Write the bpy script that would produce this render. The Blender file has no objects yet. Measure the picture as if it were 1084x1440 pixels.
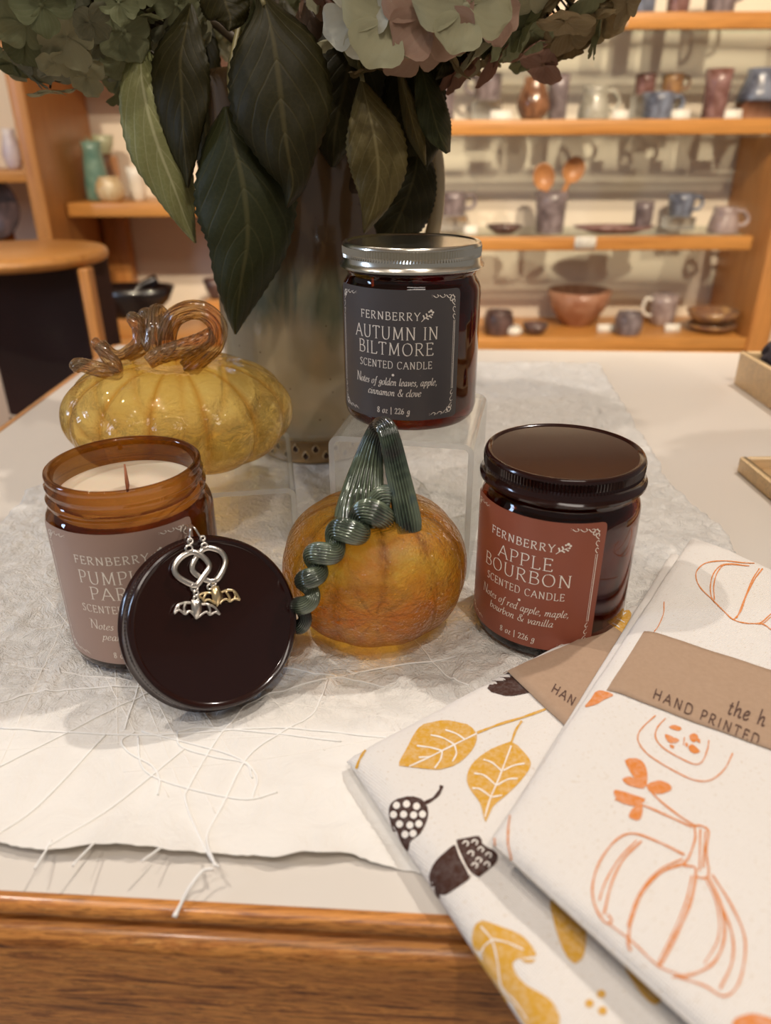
import bpy, math, random
import numpy as np
from mathutils import Vector, Matrix, noise
from mathutils.bvhtree import BVHTree
PI = math.pi
sc = bpy.context.scene
COL = sc.collection

# ------------------------------------------------------------------ camera
CAM_H, PITCH, ROLL, FPX = 0.2178, math.radians(26.4486), math.radians(-0.2479), 1031.07
FWD = Vector((0, math.cos(PITCH), -math.sin(PITCH)))
_rt = Vector((1, 0, 0)); _up = _rt.cross(FWD)
RT = _rt*math.cos(ROLL) + _up*math.sin(ROLL)
UP = -_rt*math.sin(ROLL) + _up*math.cos(ROLL)
CAM = Vector((0, 0, CAM_H))
cd = bpy.data.cameras.new('camera'); cam = bpy.data.objects.new('camera', cd); COL.objects.link(cam)
M = Matrix((( RT.x, UP.x, -FWD.x, 0), (RT.y, UP.y, -FWD.y, 0), (RT.z, UP.z, -FWD.z, 0), (0, 0, 0, 1)))
cam.matrix_world = Matrix.Translation(CAM) @ M
cd.sensor_fit = 'VERTICAL'; cd.sensor_height = 24; cd.sensor_width = 18
cd.lens = 24*FPX/1440; cd.clip_start = 0.01; cd.clip_end = 30
cd.dof.use_dof = True; cd.dof.focus_distance = 0.355; cd.dof.aperture_fstop = 5.2
sc.camera = cam

# ------------------------------------------------------------------ world, lights, exposure
sc.view_settings.view_transform = 'Standard'; sc.view_settings.look = 'None'
sc.view_settings.gamma = 1; sc.view_settings.use_curve_mapping = False
sc.view_settings.exposure = 0.0
w = bpy.data.worlds.new('world'); sc.world = w; w.use_nodes = True
w.node_tree.nodes['Background'].inputs[0].default_value = (1.0, 0.93, 0.86, 1)
w.node_tree.nodes['Background'].inputs[1].default_value = 0.19
def lamp(name, loc, watts, radius, col=(1.0, 0.80, 0.60), aim=None, cone=None):
    l = bpy.data.lights.new(name, 'SPOT' if aim else 'POINT'); l.energy = watts; l.color = col
    l.shadow_soft_size = radius
    o = bpy.data.objects.new(name, l); COL.objects.link(o); o.location = loc
    if aim:
        l.spot_size = cone; l.spot_blend = 0.6
        o.rotation_euler = (Vector(aim)-Vector(loc)).to_track_quat('-Z', 'Y').to_euler()
    return o
def area(name, loc, aim, sx, sy, watts, col):
    l = bpy.data.lights.new(name, 'AREA'); l.shape = 'RECTANGLE'; l.size = sx; l.size_y = sy
    l.energy = watts; l.color = col
    o = bpy.data.objects.new(name, l); COL.objects.link(o); o.location = loc
    o.rotation_euler = (Vector(aim)-Vector(loc)).to_track_quat('-Z', 'Y').to_euler()
    return o
WARM = (1.0, 0.82, 0.60); WARM2 = (1.0, 0.91, 0.82)
# track lamps that wash the pottery shelves
lamp('shelf_lamp', (0.50, -0.30, 1.60), 250, 0.030, WARM, (0.50, 2.2, 0.12), 0.98)
lamp('shelf_lamp', (1.25, -0.05, 1.66), 110, 0.030, WARM, (0.85, 2.2, 0.12), 0.95)
lamp('shelf_lamp', (-0.95, -0.10, 1.66), 150, 0.030, WARM, (-0.85, 2.2, 0.10), 0.98)
# track lamps over the display table
lamp('table_lamp', (0.70, 0.80, 1.55), 54, 0.022, WARM2, (0.05, 0.35, 0), 1.3)
lamp('table_lamp', (-0.90, 0.62, 1.60), 40, 0.022, WARM2, (0.0, 0.35, 0), 1.3)
lamp('table_lamp', (0.35, -0.45, 1.60), 25, 0.022, WARM2, (0.05, 0.35, 0), 1.2)
lamp('table_lamp', (-0.55, -0.25, 1.62), 17, 0.022, WARM2, (0.0, 0.35, 0), 1.2)
area('window_daylight', (-1.9, 0.15, 0.70), (0, 0.4, 0.05), 0.20, 0.60, 9, (0.55, 0.72, 1.0))
area('front_area_light', (0.2, -0.9, 1.6), (0, 0.5, 0), 0.9, 0.25, 5, (1.0, 0.90, 0.80))  # broad warm area light, high in front of the table

# ------------------------------------------------------------------ geometry helpers
def at(px, py, Y=None, z=None):
    """a pixel of the 1084x1440 photograph -> the point on plane y=Y or z=z"""
    d = FWD + RT*((px-542)/FPX) - UP*((py-720)/FPX)
    t = (z-CAM_H)/d.z if Y is None else Y/d.y
    return CAM + d*t
def ray(px, py):
    return (FWD + RT*((px-542)/FPX) - UP*((py-720)/FPX)).normalized()

def obj(name, data, m=None, parent=None, loc=None, local=False):
    """data = (verts, faces[, uvs per vertex][, material index per face])"""
    me = bpy.data.meshes.new(name)
    v, f = data[0], data[1]
    me.from_pydata([tuple(p) for p in v], [], f)
    ms = m if isinstance(m, (list, tuple)) else [m]
    for x in ms:
        if x: me.materials.append(x)
    if len(data) > 2 and data[2]:
        uvl = me.uv_layers.new(name='UVMap'); uv = data[2]
        for lp in me.loops: uvl.data[lp.index].uv = uv[lp.vertex_index]
    if len(data) > 3 and data[3]:
        for p, k in zip(me.polygons, data[3]): p.material_index = k
    me.polygons.foreach_set('use_smooth', [True]*len(me.polygons))
    me.update()
    o = bpy.data.objects.new(name, me); COL.objects.link(o)
    if loc is not None: o.location = loc
    if parent:
        o.parent = parent
        if not local: o.matrix_parent_inverse = INV[parent.name]
    return o
INV = {}
def sharp(o, ang=35):
    me = o.data
    try:
        me.set_sharp_from_angle(angle=math.radians(ang))
    except Exception: pass
    return o
def thing(name, label, cat, loc=(0, 0, 0), group=None, kind=None, rz=0):
    o = bpy.data.objects.new(name, None); COL.objects.link(o); o.location = loc; o.rotation_euler = (0, 0, rz)
    o.empty_display_size = 0.02
    INV[o.name] = (Matrix.Translation(Vector(loc)) @ Matrix.Rotation(rz, 4, 'Z')).inverted()
    return tag(o, label, cat, group, kind)
def tag(o, label=None, cat=None, group=None, kind=None):
    if label: o['label'] = label
    if cat: o['category'] = cat
    if group: o['group'] = group
    if kind: o['kind'] = kind
    return o
def subinv(o):      # lets a mesh part carry sub-parts built in world space
    bpy.context.view_layer.update(); INV[o.name] = o.matrix_world.inverted(); return o

def join(*ds):
    V, F, U, K = [], [], [], []
    uvs = any(len(d) > 2 and d[2] for d in ds)
    for d in ds:
        n = len(V); V += list(d[0]); F += [tuple(i+n for i in f) for f in d[1]]
        if uvs: U += list(d[2]) if len(d) > 2 and d[2] else [(0, 0)]*len(d[0])
        K += list(d[3]) if len(d) > 3 and d[3] else [0]*len(d[1])
    return V, F, (U if uvs else None), K
def setk(d, k): return d[0], d[1], (d[2] if len(d) > 2 else None), [k]*len(d[1])
def xf(d, m): return ([m @ Vector(p) for p in d[0]],) + tuple(d[1:])
def box(x0, x1, y0, y1, z0, z1, b=0.0):
    if b <= 0:
        v = [(x, y, z) for z in (z0, z1) for y in (y0, y1) for x in (x0, x1)]
        return v, [(0, 2, 3, 1), (4, 5, 7, 6), (0, 1, 5, 4), (2, 6, 7, 3), (0, 4, 6, 2), (1, 3, 7, 5)]
    V = []; idx = {}
    for sx in (0, 1):
        for sy in (0, 1):
            for sz in (0, 1):
                c = (x1 if sx else x0, y1 if sy else y0, z1 if sz else z0)
                s = (-1 if sx else 1, -1 if sy else 1, -1 if sz else 1)
                for ax in range(3):
                    p = [c[i]+s[i]*b for i in range(3)]; p[ax] = c[ax]
                    idx[(sx, sy, sz, ax)] = len(V); V.append(tuple(p))
    F = []
    def q(*k): F.append(tuple(idx[x] for x in k))
    for s in (0, 1):
        q((s,0,0,0),(s,1,0,0),(s,1,1,0),(s,0,1,0)); q((0,s,0,1),(0,s,1,1),(1,s,1,1),(1,s,0,1)); q((0,0,s,2),(1,0,s,2),(1,1,s,2),(0,1,s,2))
    for a in (0, 1):
        for c in (0, 1):
            q((0,a,c,1),(1,a,c,1),(1,a,c,2),(0,a,c,2)); q((a,0,c,0),(a,1,c,0),(a,1,c,2),(a,0,c,2)); q((a,c,0,0),(a,c,1,0),(a,c,1,1),(a,c,0,1))
    for a in (0, 1):
        for c in (0, 1):
            for e in (0, 1): q((a,c,e,0),(a,c,e,1),(a,c,e,2))
    return V, F
def lathe(prof, seg=48, c=(0, 0, 0), rad=None, a0=0.0, uvs=False):
    """prof: [(r, z)]; rad(i, ang, r, z) -> r may modulate"""
    V, F, U = [], [], []
    n = len(prof)
    for i, (r, z) in enumerate(prof):
        for k in range(seg):
            a = a0 + 2*PI*k/seg
            rr, zz = r, z
            if rad:
                q = rad(i, a, r, z)
                if isinstance(q, tuple): rr, zz = q
                else: rr = q
            V.append((c[0]+rr*math.cos(a), c[1]+rr*math.sin(a), c[2]+zz)); U.append((k/seg, i/(n-1)))
    for i in range(n-1):
        for k in range(seg):
            a, b = i*seg+k, i*seg+(k+1) % seg
            F.append((a, b, b+seg, a+seg))
    if prof[0][0] > 1e-6 and prof[0][0] < 0: pass
    return V, F, (U if uvs else None)
def cap(d, seg, first=True, last=True):
    V, F = list(d[0]), list(d[1]); n = len(V)
    if first: F.append(tuple(reversed(range(seg))))
    if last: F.append(tuple(range(n-seg, n)))
    return V, F
def crom(P, n):
    """Catmull-Rom through tuples of any length"""
    P = [tuple(p) for p in P]
    if len(P) == 2: return [tuple(a+(b-a)*i/n for a, b in zip(*P)) for i in range(n+1)]
    Q = [tuple(2*a-b for a, b in zip(P[0], P[1]))] + P + [tuple(2*a-b for a, b in zip(P[-1], P[-2]))]
    out = []; m = len(P)-1
    for k in range(n+1):
        t = k/n*m; i = min(int(t), m-1); t -= i
        p0, p1, p2, p3 = Q[i:i+4]
        out.append(tuple(0.5*(2*b+(c-a)*t+(2*a-5*b+4*c-d)*t*t+(3*b-a-3*c+d)*t**3) for a, b, c, d in zip(p0, p1, p2, p3)))
    return out
def tube(P, R, seg=10, capped=True, rmod=None, closed=False, uvs=False):
    P = [Vector(p) for p in P]; n = len(P)
    if not isinstance(R, (list, tuple)): R = [R]*n
    V, F, U = [], [], []
    T = []
    for i in range(n):
        if closed: t = P[(i+1) % n]-P[i-1]
        else: t = P[min(i+1, n-1)]-P[max(i-1, 0)]
        T.append(t.normalized() if t.length > 1e-9 else Vector((0, 0, 1)))
    up = Vector((0, 0, 1)) if abs(T[0].z) < 0.9 else Vector((1, 0, 0))
    N = T[0].cross(up).normalized()
    for i in range(n):
        N = (N - T[i]*N.dot(T[i])).normalized(); B = T[i].cross(N)
        for k in range(seg):
            a = 2*PI*k/seg; r = R[i]*(rmod(i/(n-1), a) if rmod else 1)
            V.append(P[i]+N*(r*math.cos(a))+B*(r*math.sin(a))); U.append((k/seg, i/(n-1)))
    m = n if closed else n-1
    for i in range(m):
        for k in range(seg):
            a, b = i*seg+k, i*seg+(k+1) % seg; c2, d2 = ((i+1) % n)*seg+(k+1) % seg, ((i+1) % n)*seg+k
            F.append((a, b, c2, d2))
    if capped and not closed:
        F.append(tuple(reversed(range(seg)))); F.append(tuple(range((n-1)*seg, n*seg)))
    return V, F, (U if uvs else None)
def prism(poly, h, flip=False):
    """2-D outline in xy extruded in z 0..h"""
    n = len(poly)
    V = [(x, y, 0) for x, y in poly]+[(x, y, h) for x, y in poly]
    F = [tuple(reversed(range(n))), tuple(range(n, 2*n))]+[(i, (i+1) % n, n+(i+1) % n, n+i) for i in range(n)]
    return V, F
def grid(nu, nv, fn, uvs=True):
    V = []; U = []
    for j in range(nv+1):
        for i in range(nu+1):
            V.append(fn(i/nu, j/nv)); U.append((i/nu, j/nv))
    F = [(j*(nu+1)+i, j*(nu+1)+i+1, (j+1)*(nu+1)+i+1, (j+1)*(nu+1)+i) for j in range(nv) for i in range(nu)]
    return V, F, (U if uvs else None)
def bevel(o, wd, seg=2, ang=40):
    b = o.modifiers.new('bevel', 'BEVEL'); b.width = wd; b.segments = seg; b.limit_method = 'ANGLE'; b.angle_limit = math.radians(ang)
    return o
def solid(o, t, off=0):
    s = o.modifiers.new('solid', 'SOLIDIFY'); s.thickness = t; s.offset = off; return o

# ------------------------------------------------------------------ material helpers
class NT:
    def __init__(s, name):
        s.m = bpy.data.materials.new(name); s.m.use_nodes = True; s.t = s.m.node_tree; s.t.nodes.clear()
        s.out = s.n('ShaderNodeOutputMaterial')
    def n(s, typ, ins=None, **kw):
        x = s.t.nodes.new(typ)
        for k, v in kw.items(): setattr(x, k, v)
        for k, v in (ins or {}).items():
            if isinstance(v, bpy.types.NodeSocket): s.t.links.new(v, x.inputs[k])
            else:
                if isinstance(v, tuple) and len(v) == 3 and x.inputs[k].type == 'RGBA': v = v+(1,)
                x.inputs[k].default_value = v
        return x
    def surf(s, sock): s.t.links.new(sock, s.out.inputs['Surface']); return s.m
    def coord(s, kind='Object'): return s.n('ShaderNodeTexCoord').outputs[kind]
    def map(s, vec, scale=(1, 1, 1), rot=(0, 0, 0)): return s.n('ShaderNodeMapping', {'Vector': vec, 'Scale': scale, 'Rotation': rot}).outputs[0]
    def noise(s, vec, scale=5, detail=4, rough=0.55, dist=0): return s.n('ShaderNodeTexNoise', {'Vector': vec, 'Scale': scale, 'Detail': detail, 'Roughness': rough, 'Distortion': dist}).outputs[0]
    def ramp(s, fac, stops, interp='LINEAR'):
        r = s.n('ShaderNodeValToRGB', {'Fac': fac}); r.color_ramp.interpolation = interp; e = r.color_ramp.elements
        while len(e) < len(stops): e.new(0.5)
        for q, (p, c) in zip(e, stops): q.position = p; q.color = tuple(c)+(1,) if len(c) == 3 else c
        return r.outputs[0]
    def mix(s, f, a, b, mode='MIX'):
        x = s.n('ShaderNodeMix', data_type='RGBA', blend_type=mode)
        for k, v in ((0, f), (6, a), (7, b)):
            if isinstance(v, bpy.types.NodeSocket): s.t.links.new(v, x.inputs[k])
            else: x.inputs[k].default_value = (tuple(v)+(1,) if isinstance(v, (tuple, list)) and len(v) == 3 else v)
        return x.outputs[2]
    def math(s, op, a, b=0.0, c=None):
        x = s.n('ShaderNodeMath', operation=op)
        for k, v in ((0, a), (1, b), (2, c)):
            if v is None: continue
            if isinstance(v, bpy.types.NodeSocket): s.t.links.new(v, x.inputs[k])
            else: x.inputs[k].default_value = v
        return x.outputs[0]
    def bump(s, h, strength=0.3, dist=0.001, normal=None):
        ins = {'Height': h, 'Strength': strength, 'Distance': dist}
        if normal: ins['Normal'] = normal
        return s.n('ShaderNodeBump', ins).outputs[0]
    def fresnel(s, ior, nrm=None):
        bf = s.n('ShaderNodeNewGeometry').outputs['Backfacing']
        k = s.math('ADD', ior, s.math('MULTIPLY', bf, 1.0/ior-ior))     # same reflectance from either side of a thin wall
        return s.n('ShaderNodeFresnel', {'IOR': k, 'Normal': nrm} if nrm else {'IOR': k})
    def pbr(s, **kw):
        names = dict(col='Base Color', rough='Roughness', metal='Metallic', normal='Normal', spec='Specular IOR Level', coat='Coat Weight',
                     coatr='Coat Roughness', trans='Transmission Weight', ior='IOR', sss='Subsurface Weight', alpha='Alpha', sheen='Sheen Weight')
        return s.n('ShaderNodeBsdfPrincipled', {names[k]: v for k, v in kw.items()}).outputs[0]
def simple(name, col, rough=0.5, metal=0, coat=0, spec=0.5, bump=None, vary=0.0, vscale=40):
    t = NT(name); co = t.coord()
    c = col
    if vary:
        c = t.mix(t.noise(co, vscale), tuple(x*(1-vary) for x in col), tuple(min(1, x*(1+vary)) for x in col))
    kw = dict(col=c, rough=rough, metal=metal, coat=coat, spec=spec)
    if bump: kw['normal'] = t.bump(t.noise(co, bump[0], 5), bump[1], bump[2])
    return t.surf(t.pbr(**kw))
def clear(name, tint, edge=None, gloss_rough=0.02, ior=1.5, diffuse=0.0, dcol=None, bump=None, facing=0.4, tintnode=None):
    """thin coloured glass: tinted pass-through with Fresnel reflection"""
    t = NT(name)
    co = t.coord()
    nrm = t.bump(t.noise(co, bump[0], 3, 0.5, bump[3] if len(bump) > 3 else 0), bump[1], bump[2]) if bump else None
    lw = t.n('ShaderNodeLayerWeight', {'Blend': facing})
    if nrm: t.t.links.new(nrm, lw.inputs['Normal'])
    base = tintnode(t, co) if tintnode else tint
    c = t.mix(lw.outputs['Facing'], base, edge or tint, 'MIX')
    tr = t.n('ShaderNodeBsdfTransparent', {'Color': c}).outputs[0]
    if diffuse:
        df = t.n('ShaderNodeBsdfDiffuse', {'Color': dcol or tint}); tl = t.n('ShaderNodeBsdfTranslucent', {'Color': dcol or tint})
        dd = t.n('ShaderNodeMixShader', {0: 0.5, 1: df.outputs[0], 2: tl.outputs[0]}).outputs[0]
        tr = t.n('ShaderNodeMixShader', {0: diffuse, 1: tr, 2: dd}).outputs[0]
    fr = t.fresnel(ior, nrm); gl = t.n('ShaderNodeBsdfGlossy', {'Color': (1, 1, 1), 'Roughness': gloss_rough})
    if nrm: t.t.links.new(nrm, gl.inputs['Normal'])
    return t.surf(t.n('ShaderNodeMixShader', {0: fr.outputs[0], 1: tr, 2: gl.outputs[0]}).outputs[0])
def wood(name, c1, c2, scale=1.0, axis='X', rough=0.4, coat=0.15, streak=0.35):
    t = NT(name); co = t.coord()
    sv = {'X': (1.2, 22, 22), 'Y': (22, 1.2, 22), 'Z': (22, 22, 1.2)}[axis]
    v = t.map(co, tuple(s*scale for s in sv))
    n1 = t.noise(v, 2.2, 6, 0.6, 0.8); n2 = t.noise(t.map(co, tuple(s*scale*(3.2 if s > 2 else 1.5) for s in sv)), 5.5, 3, 0.7)
    c = t.ramp(n1, [(0.30, c2), (0.48, c1), (0.62, tuple(x*0.85 for x in c1)), (0.78, tuple(min(1, x*1.12) for x in c1))])
    pores = t.ramp(n2, [(0.36, (0.35, 0.35, 0.35)), (0.48, (1, 1, 1))])
    c = t.mix(streak, c, pores, 'MULTIPLY')
    return t.surf(t.pbr(col=c, rough=rough, coat=coat, coatr=0.2, normal=t.bump(n2, 0.12, 0.0005)))

oak = wood('oak', (0.60, 0.275, 0.070), (0.44, 0.18, 0.040))
oak_z = wood('oak_upright', (0.56, 0.250, 0.070), (0.42, 0.165, 0.04), axis='Z')
oak_y = wood('oak_depth', (0.52, 0.24, 0.08), (0.36, 0.15, 0.04), axis='Y')
t = NT('oak_rail'); co = t.coord()
g1 = t.noise(t.map(co, (4.5, 150, 150)), 2.0, 9, 0.72, 0.9); g2 = t.noise(t.map(co, (22, 900, 900)), 2.0, 3, 0.7); g3 = t.noise(t.map(co, (3, 45, 45)), 2.0, 3, 0.5, 0.5)
c = t.ramp(g1, [(0.34, (0.10, 0.028, 0.008)), (0.43, (0.45, 0.16, 0.036)), (0.50, (0.78, 0.34, 0.08)), (0.57, (0.50, 0.175, 0.04)), (0.66, (0.85, 0.42, 0.12))])
c = t.mix(0.5, c, t.ramp(g3, [(0.38, (0.40, 0.34, 0.30)), (0.55, (1, 1, 1))]), 'MULTIPLY')
c = t.mix(0.8, c, t.ramp(g2, [(0.38, (0.25, 0.20, 0.18)), (0.47, (1, 1, 1))]), 'MULTIPLY')
oak_rail = t.surf(t.pbr(col=c, rough=0.34, coat=0.35, coatr=0.15, normal=t.bump(g1, 0.15, 0.0006)))
oak_pale = wood('oak_pale', (0.88, 0.62, 0.33), (0.74, 0.50, 0.25), scale=1.5)
lam = simple('white_laminate', (0.66, 0.605, 0.535), 0.32, vary=0.02, vscale=8, bump=(400, 0.02, 0.0005))
wallp = simple('cream_wall', (0.80, 0.72, 0.60), 0.85, vary=0.03, vscale=5, bump=(60, 0.1, 0.002))
ceilm = simple('ceiling_paint', (0.75, 0.70, 0.62), 0.9, vary=0.03, vscale=3)
floorm = simple('beige_carpet', (0.50, 0.38, 0.29), 0.95, vary=0.12, vscale=80, bump=(500, 0.3, 0.004))
shelfglass = clear('shelf_glass', (0.93, 0.97, 0.95))

# ------------------------------------------------------------------ room
FLOOR = -0.76
def struct(name, d, m):
    o = obj(name, d, m); tag(o, kind='structure'); sharp(o); return o
struct('floor', box(-3.2, 3.2, -2.6, 2.34, FLOOR-0.05, FLOOR), floorm)
struct('wall_back', box(-3.2, 3.2, 2.28, 2.38, FLOOR, 1.95), wallp)
struct('ceiling', box(-3.2, 3.2, -2.6, 2.38, 1.95, 2.0), ceilm)

# ------------------------------------------------------------------ display table
TF0, TF1 = Vector((-0.3305, 0.1734, 0)), Vector((0.62, 0.1127, 0))     # front edge of the white top
TB0, TB1 = Vector((-0.3305, 0.9035, 0)), Vector((0.62, 0.8400, 0))
tb = thing('display_table', 'white topped oak table with a grooved front rail carrying all the display goods', 'table', (0.15, 0.5, FLOOR))
quad = [TF0, TF1, TB1, TB0]
V = [(p.x, p.y, 0) for p in quad]+[(p.x, p.y, -0.022) for p in quad]
sharp(obj('tabletop', (V, [(0, 1, 2, 3), (7, 6, 5, 4), (0, 4, 5, 1), (1, 5, 6, 2), (2, 6, 7, 3), (3, 7, 4, 0)]), lam, tb))
def strip(a, b, prof, nseg=1, outward=None):
    """profile (out, z) swept from a to b"""
    a, b = Vector(a), Vector(b); d = (b-a).normalized(); o = Vector((d.y, -d.x, 0)) if outward is None else outward
    V = []
    for k in range(nseg+1):
        p = a.lerp(b, k/nseg)
        for q in prof: V.append(p+o*q[0]+Vector((0, 0, q[1])))
    n = len(prof); F = []
    for k in range(nseg):
        for i in range(n-1): F.append((k*n+i, k*n+i+1, (k+1)*n+i+1, (k+1)*n+i))
    F.append(tuple(range(n))); F.append(tuple(reversed(range(nseg*n, nseg*n+n))))
    return V, F
fr = [(0.0, -0.03), (0.0, 0.0002), (0.0012, 0.0010), (0.003, 0.0011), (0.0046, 0.0004), (0.0056, -0.0014), (0.0058, -0.0030), (0.0050, -0.0042), (0.0020, -0.0050),
      (0.0012, -0.0066), (0.0022, -0.0076), (0.0056, -0.0078), (0.0078, -0.0088), (0.0092, -0.0108), (0.0098, -0.0135), (0.0098, -0.085), (0.0, -0.085)]
sharp(obj('front_rail', strip(TF0+Vector((-0.009, 0.0004, 0)), TF1, fr, 1), oak_rail, tb), 50)
sr = [(0.0, -0.03), (0.0, 0.0004), (0.003, 0.001), (0.006, 0.0), (0.007, -0.003), (0.007, -0.08), (0.0, -0.08)]
sharp(obj('side_rail', strip(TB0, TF0, sr), oak_y, tb))
sharp(obj('side_rail', strip(TF1, TB1, sr), oak_y, tb))
sharp(obj('back_rail', strip(TB1, TB0, sr), oak, tb))
for x, y in ((-0.29, 0.21), (0.57, 0.18), (-0.29, 0.85), (0.57, 0.80)):
    sharp(obj('leg', box(x-0.03, x+0.03, y-0.03, y+0.03, FLOOR, -0.023, 0.004), oak_z, tb))

# ------------------------------------------------------------------ fibre paper runner
def fbm(x, y, s, o=4):
    a, v = 1.0, 0.0
    for k in range(o):
        v += a*noise.noise(Vector((x*s, y*s, 3.7*k))); s *= 2.1; a *= 0.5
    return v
FOOT = [(0.082, 0.3127, .038), (-0.1173, 0.3043, .038), (-0.0055, 0.3115, .030), (-0.0565, .56, .045), (0.0165, 0.4010, .064), (-0.105, 0.4185, .072), (-.066, .248, .012)]
def runner_z(x, y):
    back = min(1, max(0, (y-0.225)/0.03))
    n = noise.noise(Vector((x*60, y*60, 1)))
    rid = abs(fbm(x+0.02*n, y, 26, 3)); rid2 = abs(fbm(x, y+0.01*n, 75, 3))
    z = 0.0006 + back*(0.0036*max(0, 0.42-rid) + 0.0016*max(0, 0.5-rid2)) + (1-back)*(0.0004+0.0008*fbm(x, y, 14, 3))
    ed = max(0, (0.186-y-0.064*(x))/0.02)          # front edge curls up off the table
    z += 0.0036*min(1.5, ed)**1.6*(0.75+0.9*noise.noise(Vector((x*28, 0, 5)))+0.3)*min(1, max(0, (0.005-x)/0.025))
    f = 1.0
    for fx, fy, fr_ in FOOT:
        f = min(f, max(0.0, (math.hypot(x-fx, y-fy)-fr_)/0.018))
    if y < 0.34:                     # pressed flat under the towels
        d = x-(-0.0157+((0.206-y)*0.55 if y < 0.206 else (y-0.206)*1.43))
        f = min(f, min(1.0, max(0.0, -(d+0.002)/0.010)))
    return max(min(z, 0.0004+f*0.02), 0.0003)

def runner_pt(u, v):
    xl = np.interp(v, [0, .2, .55, .75, 1], [-.232, -.236, -.252, -.215, -.19])+0.005*noise.noise(Vector((9, v*30, 0)))+0.002*noise.noise(Vector((4, v*110, 0)))
    xr = np.interp(v, [0, .37, .49, .59, 1], [.185, .193, .213, .203, .237])+0.004*noise.noise(Vector((2, v*30, 0)))+0.0015*noise.noise(Vector((7, v*110, 0)))
    x = xl+(xr-xl)*u
    y0 = 0.1675-0.062*x + 0.0046*noise.noise(Vector((x*30, 8, 0)))+0.0014*noise.noise(Vector((x*120, 3, 0)))+0.0006*noise.noise(Vector((x*500, 3, 0)))
    y1 = 0.818-0.06*x+0.003*noise.noise(Vector((x*50, 1, 0)))
    y = y0+(y1-y0)*(v**1.35)
    return (x, y, runner_z(x, y))
t = NT('fibre_paper'); co = t.coord()
cr = t.noise(t.map(co, (1, 1, 1)), 55, 8, 0.62, 1.2); fine = t.noise(co, 420, 4, 0.6)
c = t.mix(t.math('MULTIPLY', cr, 1.0), (0.84, 0.81, 0.755), (0.76, 0.72, 0.66))
vor = t.n('ShaderNodeTexVoronoi', {'Vector': t.mix(0.12, co, t.n('ShaderNodeTexNoise', {'Vector': co, 'Scale': 30}).outputs['Color']), 'Scale': 70}, feature='DISTANCE_TO_EDGE').outputs['Distance']
crease = t.ramp(vor, [(0.0, (1, 1, 1)), (0.07, (0, 0, 0))])
ys = t.n('ShaderNodeSeparateXYZ', {'Vector': co}).outputs[1]
gate = t.n('ShaderNodeMapRange', {'Value': ys, 'From Min': 0.22, 'From Max': 0.27}).outputs[0]
hh = t.math('ADD', t.math('MULTIPLY', cr, t.math('ADD', 0.5, gate)), t.math('MULTIPLY', t.math('MULTIPLY', t.math('ABSOLUTE', t.math('SUBTRACT', t.noise(co, 95, 4, .6, 2.5), 0.5)), gate), 1.6))
hh = t.math('ADD', hh, t.math('MULTIPLY', fine, 0.06))
paper = t.surf(t.pbr(col=c, rough=0.62, sss=0.0, normal=t.bump(hh, 0.75, 0.0045)))
rn = thing('paper_runner', 'crinkled white fibre paper runner with loose strings lying on the white table', 'table runner', (0, 0.45, 0))
RUNG = grid(230, 330, runner_pt)
run_o = obj('paper_sheet', RUNG, paper, rn); solid(run_o, 0.0004, 1)
string_m = simple('white_string', (0.86, 0.84, 0.80), 0.7)
fibre_m = simple('embedded_fibre', (0.82, 0.78, 0.72), 0.55)
def thread(P, r=0.00045, m=None, n=40, lift=0.0006):
    Q = crom(P, n)
    pts = [Vector((p[0], p[1], runner_z(p[0], p[1]) + lift + (p[2] if len(p) > 2 else 0))) for p in Q]
    return obj('thread', tube(pts, r, 6), m or string_m, rn)
def thread_px(P, **k):
    thread([tuple(at(p[0], p[1], z=0.001))[:2] + ((p[2] if len(p) > 2 else 0),) for p in P], **k)
for P in ([(0, 1025), (200, 1037), (380, 1026), (560, 1040)],
          [(190, 1033), (172, 1045), (183, 1062), (215, 1080), (225, 1100), (222, 1120)],
          [(150, 1035), (60, 1130), (0, 1180)], [(176, 1030), (215, 900)], [(0, 1080), (90, 1035), (200, 980), (300, 935)],
          [(200, 1032), (320, 1062), (360, 1090), (355, 1125)], [(250, 1032), (255, 1052), (300, 1066), (345, 1075), (355, 1095)],
          [(250, 1032), (300, 1026), (480, 1044)],
          [(310, 1237, .002), (292, 1205), (262, 1130), (268, 1105), (300, 1050), (330, 1010), (360, 985), (480, 955), (640, 925)],
          [(305, 1235, .002), (292, 1180), (315, 1130), (350, 1065), (400, 1030), (440, 1005), (462, 960)],
          [(195, 1040), (200, 1080), (230, 1100), (300, 1118), (350, 1125), (390, 1115)], [(70, 1200), (180, 1120), (260, 1055)],
          [(245, 1292, .0005), (262, 1262, .002), (278, 1235, .001)], [(205, 1235), (228, 1205)], [(55, 1240), (75, 1190)],
          [(110, 1245), (135, 1200)], [(0, 990), (60, 975), (200, 968), (330, 975)], [(380, 940), (470, 955), (540, 968)],
          [(560, 868), (620, 945), (660, 965)], [(430, 740), (433, 860)], [(560, 655), (600, 690), (612, 730), (590, 760)]):
    if P[0] == (245, 1292, .0005):      # the knotted end hangs over the rail
        pts = [at(245, 1290, z=0.0016), at(256, 1268, z=0.0035), at(268, 1246, z=0.006), at(285, 1225, z=0.007), at(300, 1222, z=0.0065)]
        obj('thread', tube(crom(pts, 20), [0.0009]*2+[0.0006]*19, 6), string_m, rn)
    else: thread_px(P, r=0.00042)
rnd = random.Random(5)
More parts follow.
